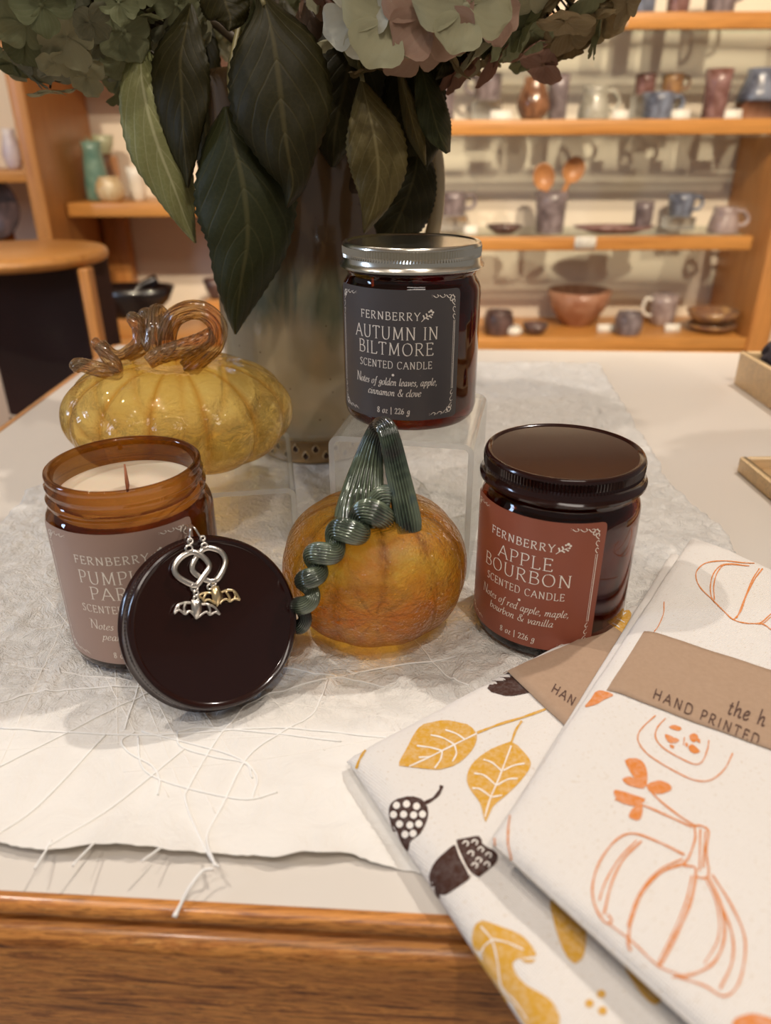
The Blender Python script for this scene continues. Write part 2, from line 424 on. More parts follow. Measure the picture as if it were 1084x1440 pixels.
for k in range(36):
    if k < 26: a0 = (rnd.uniform(-.22, .17), rnd.uniform(.24, .75)); an = rnd.gauss(0.75, 0.5) if rnd.random() < .6 else rnd.uniform(0, PI); L = rnd.uniform(.06, .26)
    else: a0 = (-.095+rnd.gauss(0, .02), .235+rnd.gauss(0, .012)); an = rnd.choice([rnd.uniform(.3, 1.2), rnd.uniform(1.9, 2.6), rnd.uniform(-.2, .2)]); L = rnd.uniform(.05, .22)
    e = (a0[0]+L*math.cos(an), a0[1]+L*math.sin(an)); s0 = (a0[0]-L*.4*math.cos(an), max(.18, a0[1]-L*.4*math.sin(an)))
    if not (-.225 < e[0] < .18 and .18 < e[1] < .78 and -.225 < s0[0] < .18): continue
    mid = ((s0[0]+e[0])/2+rnd.uniform(-.004, .004), (s0[1]+e[1])/2+rnd.uniform(-.004, .004))
    thread([s0, mid, e], r=0.00032, m=fibre_m, n=50, lift=0.0003)

# ------------------------------------------------------------------ stroke lettering
# glyph: (advance, [strokes], [serifs (x, y, half)], ) cap height 1; a stroke starting with 'c' is smoothed
G = {
'A': (.80, [[(.04,0),(.40,1)], [(.40,1),(.76,0)], [(.17,.36),(.63,.36)]], [(.04,0,.1),(.76,0,.1)]),
'B': (.66, [[(.12,0),(.12,1)], ['c',(.12,1),(.36,1),(.52,.92),(.54,.74),(.44,.56),(.30,.53),(.12,.53)], ['c',(.30,.53),(.50,.50),(.62,.36),(.60,.14),(.44,.0),(.12,0)]], [(.08,0,.08),(.08,1,.08)]),
'C': (.74, [['c',(.68,.84),(.56,.98),(.38,1.0),(.16,.88),(.06,.5),(.16,.12),(.38,0),(.56,.03),(.69,.16)], [(.68,.84),(.68,.98)]], []),
'D': (.80, [[(.12,0),(.12,1)], ['c',(.12,1),(.40,1),(.66,.86),(.74,.5),(.66,.14),(.40,0),(.12,0)]], [(.08,0,.08),(.08,1,.08)]),
'E': (.60, [[(.12,0),(.12,1)], [(.12,1),(.54,1)], [(.12,.52),(.44,.52)], [(.12,0),(.56,0)], [(.54,1),(.54,.86)], [(.56,0),(.58,.16)], [(.44,.44),(.44,.6)]], [(.08,0,.08),(.08,1,.08)]),
'F': (.56, [[(.12,0),(.12,1)], [(.12,1),(.54,1)], [(.12,.52),(.44,.52)], [(.54,1),(.54,.86)], [(.44,.44),(.44,.6)]], [(.12,0,.12),(.08,1,.08)]),
'H': (.80, [[(.12,0),(.12,1)], [(.68,0),(.68,1)], [(.12,.52),(.68,.52)]], [(.12,0,.12),(.12,1,.12),(.68,0,.12),(.68,1,.12)]),
'I': (.26, [[(.13,0),(.13,1)]], [(.13,0,.12),(.13,1,.12)]),
'K': (.74, [[(.12,0),(.12,1)], [(.64,1),(.14,.46)], [(.28,.6),(.70,0)]], [(.12,0,.12),(.12,1,.12),(.64,1,.1),(.72,0,.08)]),
'L': (.58, [[(.12,0),(.12,1)], [(.12,0),(.54,0)], [(.54,0),(.57,.18)]], [(.12,1,.12),(.08,0,.08)]),
'M': (.94, [[(.14,0),(.18,1)], [(.18,1),(.47,.08)], [(.47,.08),(.78,1)], [(.78,1),(.82,0)]], [(.14,0,.1),(.82,0,.1),(.14,1,.06),(.82,1,.06)]),
'N': (.82, [[(.14,0),(.14,1)], [(.14,1),(.68,.0)], [(.68,0),(.68,1)]], [(.14,0,.1),(.10,1,.08),(.68,1,.1)]),
'O': (.84, [['c',(.42,1),(.18,.88),(.07,.5),(.18,.12),(.42,0),(.66,.12),(.77,.5),(.66,.88),(.42,1)]], []),
'P': (.60, [[(.12,0),(.12,1)], ['c',(.12,1),(.38,1),(.54,.90),(.55,.70),(.46,.52),(.30,.46),(.12,.46)]], [(.12,0,.12),(.08,1,.08)]),
'R': (.70, [[(.12,0),(.12,1)], ['c',(.12,1),(.38,1),(.53,.90),(.54,.73),(.44,.56),(.28,.50),(.12,.50)], ['c',(.30,.50),(.48,.22),(.60,.04),(.70,.0)]], [(.12,0,.12),(.08,1,.08)]),
'S': (.54, [['c',(.44,.86),(.36,.98),(.24,1),(.10,.90),(.10,.70),(.28,.54),(.44,.38),(.46,.16),(.32,0),(.16,.01),(.06,.14)], [(.44,.86),(.45,.98)], [(.06,.14),(.06,0)]], []),
'T': (.66, [[(.33,0),(.33,1)], [(.04,1),(.62,1)], [(.04,1),(.04,.86)], [(.62,1),(.62,.86)]], [(.33,0,.12)]),
'U': (.78, [['c',(.12,1),(.12,.6),(.13,.26),(.24,.05),(.40,0),(.56,.05),(.65,.26),(.66,.6),(.66,1)]], [(.12,1,.11),(.66,1,.1)]),
'Y': (.70, [[(.04,1),(.35,.48)], [(.66,1),(.35,.48)], [(.35,.48),(.35,0)]], [(.06,1,.09),(.66,1,.08),(.35,0,.12)]),
'a': (.44, [['c',(.36,.42),(.24,.46),(.10,.34),(.05,.14),(.10,.0),(.20,.04),(.32,.24),(.37,.44)], ['c',(.37,.44),(.31,.16),(.30,.02),(.36,.01),(.42,.08)]], []),
'b': (.42, [['c',(.10,.78),(.06,.4),(.05,.1),(.12,0),(.24,.03),(.35,.2),(.36,.38),(.28,.46),(.16,.36),(.08,.2)]], []),
'c': (.36, [['c',(.32,.38),(.26,.46),(.16,.42),(.06,.24),(.06,.06),(.14,0),(.24,.03),(.32,.12)]], []),
'd': (.44, [['c',(.34,.40),(.22,.46),(.09,.34),(.05,.12),(.10,.0),(.20,.04),(.32,.24),(.42,.8)], ['c',(.38,.5),(.31,.16),(.31,.02),(.37,.01),(.42,.08)]], []),
'e': (.38, [['c',(.07,.20),(.20,.24),(.32,.34),(.30,.44),(.20,.45),(.08,.28),(.05,.10),(.12,0),(.24,.03),(.33,.12)]], []),
'f': (.32, [['c',(.40,.74),(.34,.80),(.27,.70),(.21,.4),(.15,.0),(.09,-.2),(.0,-.24),(-.04,-.18)], [(.08,.44),(.32,.44)]], []),
'g': (.42, [['c',(.36,.42),(.24,.46),(.12,.36),(.08,.2),(.14,.1),(.26,.14),(.34,.3),(.37,.44),(.32,.1),(.26,-.16),(.12,-.26),(.0,-.2),(.06,-.08),(.2,-.03)]], []),
'h': (.44, [['c',(.14,.8),(.09,.4),(.05,0)], ['c',(.08,.2),(.20,.40),(.32,.44),(.33,.3),(.28,.06),(.34,.0),(.41,.08)]], []),
'i': (.22, [['c',(.05,.38),(.12,.44),(.11,.3),(.07,.08),(.12,0),(.19,.08)], [(.14,.62),(.155,.665)]], []),
'k': (.42, [['c',(.14,.8),(.09,.4),(.05,0)], ['c',(.08,.22),(.24,.38),(.34,.42),(.32,.28),(.14,.22)], ['c',(.16,.22),(.24,.04),(.32,0),(.39,.08)]], []),
'l': (.22, [['c',(.16,.8),(.10,.4),(.06,.1),(.10,0),(.18,.08)]], []),
'm': (.66, [['c',(.05,.38),(.12,.44),(.11,.3),(.05,0)], ['c',(.08,.2),(.20,.40),(.30,.44),(.31,.3),(.26,0)], ['c',(.29,.2),(.40,.40),(.51,.44),(.53,.3),(.49,.06),(.55,0),(.61,.08)]], []),
'n': (.46, [['c',(.05,.38),(.12,.44),(.11,.3),(.05,0)], ['c',(.08,.2),(.20,.40),(.31,.44),(.33,.3),(.29,.06),(.35,0),(.41,.08)]], []),
'o': (.42, [['c',(.24,.45),(.11,.38),(.05,.18),(.09,.02),(.2,.0),(.32,.12),(.36,.32),(.32,.44),(.24,.45)]], []),
'p': (.44, [['c',(.07,.38),(.14,.44),(.13,.3),(.06,-.02),(.01,-.26)], ['c',(.09,.16),(.20,.38),(.31,.46),(.38,.36),(.34,.14),(.22,.0),(.10,.06)]], [(.01,-.26,.06)]),
'r': (.34, [['c',(.05,.38),(.12,.44),(.11,.3),(.05,0)], ['c',(.08,.2),(.18,.38),(.26,.45),(.33,.42)]], []),
's': (.32, [['c',(.28,.38),(.22,.45),(.13,.40),(.15,.28),(.24,.16),(.20,.03),(.10,0),(.03,.06)]], []),
't': (.28, [['c',(.18,.62),(.12,.3),(.08,.08),(.13,0),(.22,.08)], [(.05,.44),(.26,.44)]], []),
'u': (.46, [['c',(.05,.38),(.12,.44),(.10,.26),(.07,.06),(.14,0),(.26,.12),(.35,.42)], ['c',(.35,.44),(.30,.14),(.31,.01),(.37,.01),(.42,.08)]], []),
'v': (.38, [['c',(.05,.40),(.11,.44),(.13,.3),(.13,.0),(.26,.14),(.34,.34),(.31,.44)]], []),
'z': (.36, [[(.08,.42),(.32,.42)], [(.32,.42),(.04,.02)], [(.04,.02),(.32,.02)]], []),
',': (.20, [['c',(.08,.06),(.12,.02),(.09,-.08),(.03,-.14)]], []),
'&': (.66, [['c',(.60,.36),(.50,.10),(.34,.0),(.12,.04),(.06,.22),(.20,.42),(.38,.54),(.40,.70),(.30,.76),(.20,.66),(.28,.40),(.44,.10),(.60,.0)]], []),
'8': (.44, [['c',(.22,.68),(.09,.58),(.12,.42),(.30,.30),(.36,.14),(.22,0),(.08,.12),(.12,.28),(.30,.42),(.34,.58),(.22,.68)]], []),
'2': (.44, [['c',(.07,.52),(.12,.64),(.22,.69),(.33,.62),(.34,.48),(.26,.30),(.14,.13),(.05,.03)], [(.04,.03),(.38,.03)], [(.38,.03),(.39,.14)]], []),
'6': (.44, [['c',(.34,.68),(.18,.56),(.08,.32),(.10,.08),(.22,0),(.34,.10),(.34,.30),(.22,.40),(.10,.28)]], []),
'|': (.24, [[(.12,-.12),(.12,.78)]], []),
}
def glyph_strokes(text, size, track=0.0, upright=False, lean=0.0):
    """-> list of (polyline, serif?) in label units, x from 0, and total width"""
    x = 0; out = []
    for ch in text:
        if ch == ' ': x += 0.32*size+track*size; continue
        adv, st, sf = G[ch]
        for s in st:
            pts = crom(s[1:], 5*(len(s)-2)) if s[0] == 'c' else crom(s, 3) if len(s) == 2 else s
            out.append(([((px+lean*py)*size+x, py*size) for px, py in pts], False))
        for sx, sy, h in sf: out.append(([((sx-h)*size+x, sy*size), ((sx+h)*size+x, sy*size)], True))
        x += (adv+track)*size
    return out, x-track*size
def ribbon(pts, wmin, wmax, nib=25):
    """2-D stroke -> quads with broad-nib width"""
    V, F = [], []; n = len(pts)
    for i in range(n):
        a = pts[max(i-1, 0)]; b = pts[min(i+1, n-1)]
        dx, dy = b[0]-a[0], b[1]-a[1]; L = math.hypot(dx, dy) or 1e-9
        wd = wmin+(wmax-wmin)*abs(math.sin(math.atan2(dy, dx)-math.radians(nib)))
        nx, ny = -dy/L*wd/2, dx/L*wd/2
        V += [(pts[i][0]+nx, pts[i][1]+ny), (pts[i][0]-nx, pts[i][1]-ny)]
    F = [(2*i, 2*i+1, 2*i+3, 2*i+2) for i in range(n-1)]
    return V, F
def ribs(lst):
    V, F = [], []
    for v, f in lst:
        n = len(V); V += v; F += [tuple(i+n for i in q) for q in f]
    return V, F
def text2d(text, size, cx=None, y=0, x=None, track=0.0, wmin=.045, wmax=.115, lean=0.0, nib=25, fit=None):
    st, tw = glyph_strokes(text, size, track, lean=lean)
    if fit:
        fit *= 1.19
        st = [([(a*fit/tw, b) for a, b in p], q) for p, q in st]; tw = fit
    ox = (cx-tw/2) if cx is not None else x
    res = []
    for p, serif in st:
        q = [(a+ox, b+y) for a, b in p]
        res.append(ribbon(q, size*wmin*(1 if not serif else .9), size*(wmax if not serif else wmin), nib))
    return ribs(res), tw
def dot2d(x, y, r, n=10):
    return [(x+r*math.cos(2*PI*k/n), y+r*math.sin(2*PI*k/n)) for k in range(n)], [tuple(range(n))]

# ------------------------------------------------------------------ candle jars
def flip_out(d): return d
JR = 0.037
def jar_body():
    out = [(0.0, 0.0035), (0.024, 0.0035), (0.0275, 0.0008), (0.0315, 0.0), (0.0345, 0.0012), (0.0362, 0.0038), (JR, 0.0075), (JR, 0.0668), (0.0368, 0.0700), (0.0358, 0.0730), (0.0346, 0.0746),
           (0.0338, 0.0762), (0.0337, 0.0778), (0.0347, 0.0790), (0.0349, 0.0802), (0.0339, 0.0812), (0.0334, 0.0826), (0.0334, 0.0842), (0.0341, 0.0850), (0.0343, 0.0862), (0.0334, 0.0873),
           (0.0333, 0.0890), (0.0338, 0.0900), (0.0336, 0.0912), (0.0326, 0.0917), (0.0313, 0.0912), (0.0309, 0.0900), (0.0309, 0.0760), (0.0322, 0.0735), (0.0338, 0.0690), (0.0341, 0.0660), (0.0341, 0.0075), (0.032, 0.0055), (0.0, 0.005)]
    return out
def lid_prof():   # open side down at z=0, top at z=.0125
    return [(0.0372, 0.0), (0.0379, 0.0006), (0.0379, 0.0016), (0.0370, 0.0026), (0.0364, 0.0036), (0.0362, 0.0055), (0.0362, 0.0070), (0.0364, 0.0071), (0.0364, 0.0106), (0.0362, 0.0108),
            (0.0360, 0.0118), (0.0354, 0.0125), (0.0346, 0.0127), (0.0336, 0.0124), (0.0330, 0.0119), (0.0, 0.0119), (0.0, 0.0111), (0.0345, 0.0111), (0.0350, 0.0105), (0.0352, 0.0), (0.0372, 0.0)]
def lid_rad(i, a, r, z):
    if 0.0069 < z < 0.0107 and r > 0.0361: return r - (0.0011 if (int(round(a/(2*PI)*288)) % 2) else 0)
    return r
def amber_tint(dark, light):
    def f(t, co):
        n = t.noise(t.map(co, (1, 1, 0.35)), 60, 3, 0.5, 0.6)
        return t.mix(n, dark, light)
    return f
amber_dark = clear('amber_glass_dark', (0.5, 0.17, 0.07), (0.16, 0.035, 0.015), 0.015, tintnode=amber_tint((0.40, 0.10, 0.035), (0.56, 0.19, 0.08)), facing=0.35)
amber_open = clear('amber_glass', (0.70, 0.42, 0.14), (0.30, 0.13, 0.04), 0.015, tintnode=amber_tint((0.58, 0.37, 0.15), (0.72, 0.50, 0.24)), facing=0.35)
amber_warm = clear('amber_glass_red', (0.5, 0.2, 0.08), (0.3, 0.10, 0.05), 0.015, tintnode=amber_tint((0.42, 0.13, 0.05), (0.60, 0.26, 0.13)), facing=0.35)
t = NT('candle_wax'); co = t.coord()
wax = t.surf(t.pbr(col=t.mix(t.noise(co, 25, 3), (0.70, 0.58, 0.44), (0.64, 0.52, 0.38)), rough=0.35, sss=0.15, spec=0.5))  # wax tone lowered in the colour for the shade inside the jar
wick_m = simple('wooden_wick', (0.30, 0.10, 0.04), 0.8, vary=0.2)
t = NT('silver_lid'); co = t.coord()
silver = t.surf(t.pbr(col=(0.80, 0.76, 0.66), metal=1, rough=0.2, normal=t.bump(t.noise(co, 300, 2), 0.03, 0.0004)))
t = NT('black_lid'); co = t.coord()
black_lac = t.surf(t.pbr(col=(0.018, 0.004, 0.003), rough=0.14, spec=0.4, coat=0.35, coatr=0.05, normal=t.bump(t.noise(co, 35, 2), 0.03, 0.001)))
ink = simple('label_ink', (0.90, 0.83, 0.74), 0.6)
def labm(name, c): return simple(name, c, 0.42, vary=0.03, vscale=90, bump=(900, 0.05, 0.0002))

LW, LH = 0.0735, 0.0665          # label size
def label_design(lines, cut=None):
    """all lettering of a label in (s, t) metres, centre at 0"""
    L = []
    T = lambda s, z, y, **k: L.append(text2d(s, z, 0.0014, y, **k)[0])
    tw = 0.0270*1.19
    L.append(text2d('FERNBERRY', 0.0037, -0.0012, 0.0187, track=0.20, wmin=.06, wmax=.13, fit=.0270)[0])
    xs = -0.0012+tw/2+0.0006                                  # the sprig after the name
    L.append(ribbon(crom([(xs, 0.0180), (xs+.0022, .0200), (xs+.0048, .0214)], 8), .0003, .0005))
    for dx, dy, r in ((.0048, .0232, .0007), (.0058, .0224, .0006), (.0038, .0227, .0005), (.0054, .0213, .0005)): L.append(dot2d(xs+dx, dy, r, 7))
    for a, b in (((.0014, .0192), (.0008, .0212)), ((.0022, .0199), (.0036, .0190)), ((.0028, .0204), (.0022, .0220)), ((.0036, .0208), (.0052, .0198))):
        L.append(ribbon(crom([(xs+a[0], a[1]), (xs+(a[0]+b[0])/2+.0002, (a[1]+b[1])/2), (xs+b[0], b[1])], 5), .0005, .0007))
    y = 0.0187
    for s, z, dy, kw in lines:
        y -= dy; T(s, z, y, **kw)
    # divider with a dot
    yd = LDIV
    L.append(([(-.0130, yd), (.0014, yd+.00028), (.0158, yd), (.0014, yd-.00028)], [(0, 3, 2, 1)])); L.append(dot2d(.0014, yd, .0007))
    # frame
    hx, hy = LW/2-.0030, LH/2-.0026
    for s in (-1, 1):
        for off, wd in ((0, .00035), (.0008, .0002)):
            L.append(ribbon([(-hx+.013, s*(hy-off)), (hx-.013, s*(hy-off))], wd, wd)); L.append(ribbon([(s*(hx-off), -hy+.013), (s*(hx-off), hy-.013)], wd, wd))
        for q in (-1, 1):                    # corner scrolls
            def P(a, b, sw): return (s*(hx-(b if sw else a)), q*(hy-(a if sw else b)))
            for sw in (False, True):
                L.append(ribbon(crom([P(.0125, .0002, sw), P(.0110, .0012, sw), P(.0098, .0006, sw), P(.0105, -.0002, sw)], 9), .0002, .0004))
                L.append(ribbon(crom([P(.0092, .0002, sw), P(.0076, .0014, sw), P(.0062, .0008, sw), P(.0068, -.0002, sw)], 9), .0002, .0004))
                L.append(ribbon(crom([P(.0056, .0002, sw), P(.0040, .0018, sw), P(.0026, .0014, sw), P(.0030, .0004, sw), P(.0042, .0004, sw)], 10), .0002, .00045))
                L.append(ribbon(crom([P(.0018, .0003, sw), P(.0006, .0022, sw), P(.0022, .0034, sw), P(.0034, .0026, sw), P(.0024, .0018, sw)], 10), .0002, .00045))
    return ribs(L)
LDIV = -0.0075
def wrap_label(jar, loc, zc, ang, col_m, design, name_label=None):
    """ang: world angle of the label centre; label wrapped on the jar"""
    R = JR+0.00018
    def on(s, t, e=0.0):
        a = ang + s/JR
        return (loc[0]+(R+e)*math.cos(a), loc[1]+(R+e)*math.sin(a), loc[2]+zc+t)
    nu, nv, cr = 36, 16, 0.0026
    def g(u, v):
        t = -LH/2+LH*v; e = LH/2-abs(t); inset = cr-math.sqrt(max(0, cr*cr-(cr-e)**2)) if e < cr else 0
        s = (-1+2*u)*(LW/2-inset)
        return on(s, t)
    vv = [0, .008, .02, .045]+[.1+.8*k/10 for k in range(11)]+[.955, .98, .992, 1]
    V = []
    for v in vv:
        for i in range(nu+1): V.append(g(i/nu, v))
    F = [(j*(nu+1)+i, j*(nu+1)+i+1, (j+1)*(nu+1)+i+1, (j+1)*(nu+1)+i) for j in range(len(vv)-1) for i in range(nu)]
    lb = obj('label', (V, F), col_m, jar); lb['label'] = name_label; subinv(lb)
    obj('lettering', ([on(p[0], p[1], 0.00008) for p in design[0]], [tuple(f) for f in design[1]]), ink, lb)
def candle(name, loc, glass, label, lab_m, lines, ang, lid_m=None, lidlabel=None, group=None, lablabel=None, waxtop=0.066):
    j = thing(name, label, 'candle', loc, group)
    obj('glass_jar', lathe(jar_body(), 96, loc), glass, j)
    wx = lathe([(0, .0058), (.0325, .0062), (.0338, .0085), (.0338, min(waxtop, .0665)), (.0306 if waxtop > .07 else .0338, waxtop), (.0298, waxtop-.0006), (.026, waxtop-.0011), (0, waxtop-.0012)], 64, loc)
    obj('wax', wx, wax, j)
    wk = obj('wick', xf(([(-.0042,-.0005,waxtop-.002),(.0042,-.0005,waxtop-.002),(.0042,.0005,waxtop-.002),(-.0042,.0005,waxtop-.002),(-.0040,-.0004,waxtop+.004),(.0030,-.0004,waxtop+.0095),(.0030,.0004,waxtop+.0095),(-.0040,.0004,waxtop+.004)],[(3,2,1,0),(4,5,6,7),(0,1,5,4),(1,2,6,5),(2,3,7,6),(3,0,4,7)]), Matrix.Translation(loc) @ Matrix.Rotation(1.83, 4, 'Z')), wick_m, j)
    wrap_label(j, loc, 0.0408, ang, lab_m, label_design(lines), lablabel)
    if lid_m:
        o = obj('lid', lathe([(r, z+0.0805) for r, z in lid_prof()], 288, loc, rad=lambda i, a, r, z: lid_rad(i, a, r, z-.0805)), lid_m, j); sharp(o, 30)
        if lidlabel: o['label'] = lidlabel
    return j
IT = dict(wmin=.05, wmax=.12)
def lines_for(top, second, n1, n2, w4):
    a, b, c, d = w4
    return [(top, 0.0062, 0.0097, dict(track=.14, wmin=.035, wmax=.095, fit=a)), (second, 0.0062, 0.0079, dict(track=.14, wmin=.035, wmax=.095, fit=b)),
            ('SCENTED CANDLE', 0.0036, 0.0069, dict(track=.17, wmin=.05, wmax=.11, fit=.0335)),
            (n1, 0.0049, 0.0089, dict(wmin=.025, wmax=.085, lean=.10, fit=c)), (n2, 0.0049, 0.0056, dict(wmin=.025, wmax=.085, lean=.10, fit=d)),
            ('8 oz | 226 g', 0.0045, 0.0096, dict(track=.03, wmin=.03, wmax=.085, fit=.0150))]
LDIV = -0.0092
def lab_angle(loc, deg):
    """angle on the jar facing the camera, turned by deg to the right"""
    return math.atan2(CAM.y-loc[1], CAM.x-loc[0]) - 0 + math.radians(deg)
J1 = (0.0820, 0.3127, 0.0008); J2 = (-0.1173, 0.3043, 0.0008); J3 = (0.0143, 0.4035, 0.0816)
candle('scented_candle', J1, amber_warm, 'amber jar candle with red-brown label and shiny black screw lid, standing on the paper runner', labm('russet_label', (0.30, 0.082, 0.046)),
       lines_for('APPLE', 'BOURBON', 'Notes of red apple, maple,', 'bourbon & vanilla', (.0225, .0375, .0385, .0275)), lab_angle(J1, -22), black_lac, 'glossy black knurled lid', lablabel='russet label lettered APPLE BOURBON')
candle('scented_candle', J3, amber_dark, 'dark amber jar candle with grey label and silver lid, raised on the clear riser', labm('slate_label', (0.078, 0.070, 0.072)),
       lines_for('AUTUMN IN', 'BILTMORE', 'Notes of golden leaves, apple,', 'cinnamon & clove', (.0385, .0345, .0385, .0245)), lab_angle(J3, -16), silver, 'silver knurled lid', lablabel='slate grey label lettered AUTUMN IN BILTMORE')
candle('scented_candle', J2, amber_open, 'open amber jar candle with dusty pink label, wax and wick showing', labm('taupe_label', (0.40, 0.265, 0.215)),
       lines_for('PUMPKIN', 'PARTY', 'Notes of pumpkin,', 'pear & clove', (.0305, .0235, .0300, .0215)), lab_angle(J2, -18), None, lablabel='dusty pink label lettered PUMPKIN PARTY', waxtop=0.0795)

# the lid leaning against the open jar
lt, ly = math.radians(31.06), math.radians(33.85)
lr = Vector((math.cos(ly), math.sin(ly), 0)); lb_ = Vector((-math.sin(ly), math.cos(ly), 0))
lu = lb_*math.sin(lt)+Vector((0, 0, 1))*math.cos(lt); ln = lr.cross(lu)
LC = Vector((-0.06616, 0.24808, 0.0010))+lu*0.0376
LM = Matrix(((lr.x, lu.x, ln.x, LC.x), (lr.y, lu.y, ln.y, LC.y), (lr.z, lu.z, ln.z, LC.z), (0, 0, 0, 1)))
ld = thing('jar_lid', 'loose black jar lid stood on edge, leaning against the open candle', 'lid', (-0.0662, 0.2481, 0.001))
o = obj('lid_cap', xf(lathe(lid_prof(), 288, rad=lid_rad), LM), black_lac, ld); sharp(o, 30)
o = obj('lid_liner', xf(lathe([(0, .0104), (.0346, .0104), (.0346, .0109), (0, .0109)], 64), LM), simple('lid_liner', (0.75, 0.74, 0.70), 0.7), ld); o['label'] = 'white foam liner inside the lid'

# ------------------------------------------------------------------ bat earrings over the lid's rim
metal_s = simple('earring_silver', (0.78, 0.74, 0.68), 0.28, 1.0, bump=(900, 0.1, 0.0003)); metal_g = simple('earring_gold', (0.90, 0.72, 0.42), 0.28, 1.0, bump=(900, 0.1, 0.0003))
def lid_plane(px, py, off=0.0134):
    d = ray(px, py); p0 = LC+ln*off; k = (p0-CAM).dot(ln)/d.dot(ln); return CAM+d*k
def flat_on_lid(poly, off, th, name, m, par, holes=None):
    pass
def lring(pts, wdt, off, th):
    """closed band through plane points, flat section"""
    n = len(pts); V, F = [], []
    P = [lid_plane(x, y, off) for x, y in pts]
    for i in range(n):
        tdir = (P[(i+1) % n]-P[i-1]).normalized(); s = ln.cross(tdir).normalized()
        for a, b in ((-1, 0), (1, 0), (1, 1), (-1, 1)): V.append(P[i]+s*(a*wdt/2)+ln*(b*th))
    for i in range(n):
        j = (i+1) % n
        for k in range(4): F.append((i*4+k, i*4+(k+1) % 4, j*4+(k+1) % 4, j*4+k))
    return V, F
def closed(pts, n=40):
    P = list(pts); k = len(P); out = []
    for i in range(n):
        tt = i/n*k; a = int(tt) % k; f = tt-int(tt)
        p0, p1, p2, p3 = P[a-1], P[a], P[(a+1) % k], P[(a+2) % k]
        out.append(tuple(0.5*(2*b+(c-q)*f+(2*q-5*b+4*c-d)*f*f+(3*b-q-3*c+d)*f**3) for q, b, c, d in zip(p0, p1, p2, p3)))
    return out
def plate(pts, off, th):
    P = [lid_plane(x, y, off) for x, y in pts]; n = len(P); c = sum(P, Vector())/n
    V = P+[p+ln*th for p in P]+[c, c+ln*th]
    F = []
    for i in range(n):
        j = (i+1) % n; F += [(j, i, 2*n), (n+i, n+j, 2*n+1), (i, j, n+j, n+i)]
    return V, F
ZS = lambda x, y: (240+x/9.6, 730+y/9.6)     # coordinates read in a 9.6x enlargement
def earring(off, hoop, body, wings, hook, eyes, m, label, cy):
    base = lid_plane(*ZS(*cy), off)
    e = thing('earring', label, 'earring', base, None)
    obj('hoop', lring([ZS(*p) for p in closed(hoop, 44)], 0.0022, off, 0.0008), metal_s, e)
    for (x, y, r) in eyes:
        obj('ring', lring([ZS(x+r*math.cos(2*PI*k/16), y+r*math.sin(2*PI*k/16)) for k in range(16)], 0.0008, off, 0.0008), metal_s, e)
    bt = obj('bat_charm', plate([ZS(*p) for p in body], off+.0004, .0009), m, e); subinv(bt)
    for w_ in wings:
        P = [ZS(*p) for p in crom(w_, 5*(len(w_)-1))]
        Q = [lid_plane(x, y, off+.0007) for x, y in P]
        obj('wing_rib', tube(Q, .00055, 6), m, bt)
    obj('ear_wire', tube(crom(hook, 24), .00042, 8), metal_s, e)
    return e
def hookpts(x0, y0, xt, yt, off, back=0.004, drop=.010):
    a = lid_plane(*ZS(x0, y0), off+.0004); b = lid_plane(*ZS(xt, yt), off+.0002)
    c = b - ln*0.007+lu*0.0022; d = b-ln*(off+back)-lu*0.002; e = d-lu*drop
    return [a, a.lerp(b, .5), b, c, d, e]
o1 = .0146; o2 = .0132
hoopB = [(560,395),(680,450),(738,570),(690,720),(600,830),(490,830),(330,740),(285,650),(330,540),(400,440),(470,395)]
hoopA = [(285,445),(400,485),(495,580),(515,660),(440,770),(350,890),(270,880),(110,790),(50,700),(70,600),(160,500)]
batB = [(545,920),(575,900),(640,905),(655,950),(690,1000),(690,1070),(655,1130),(620,1190),(600,1150),(560,1090),(545,1010)]
wB = [[(550,1000),(500,995),(420,1005),(365,1045)], [(365,1045),(420,1070),(450,1110),(500,1085),(555,1110),(600,1140)], [(480,1000),(450,1050),(450,1100)],
      [(680,990),(760,960),(860,975),(935,1090)], [(935,1090),(860,1075),(800,1110),(750,1080),(695,1100),(660,1145)], [(740,975),(790,1050),(800,1105)], [(850,975),(870,1030),(858,1075)]]
batA = [(285,1080),(310,1110),(370,1085),(405,1100),(415,1200),(390,1290),(345,1355),(310,1290),(275,1200),(272,1110)]
wA = [[(280,1130),(180,1130),(90,1170),(45,1275)], [(45,1275),(110,1225),(195,1280),(250,1240),(310,1290),(345,1340)], [(200,1135),(180,1200),(195,1275)],
      [(410,1150),(500,1150),(590,1190),(665,1285)], [(665,1285),(600,1255),(530,1290),(480,1250),(410,1290),(360,1330)], [(500,1150),(530,1220),(530,1288)], [(110,1165),(100,1200),(110,1225)]]
earring(o2, hoopB, batB, wB, hookpts(415, 265, 315, 115, o2), [(452,365,40),(430,262,30),(570,865,38),(520,915,34)], metal_g,
        'bat earring hanging on the right over the leaning lid, gold-toned bat', (570, 865))
earring(o1, hoopA, batA, wA, hookpts(262, 300, 262, 130, o1), [(245,400,46),(262,300,34),(318,925,46),(340,1000,30),(338,1070,30)], metal_s,
        'bat earring hanging on the left over the leaning lid, silver bat', (318, 925))

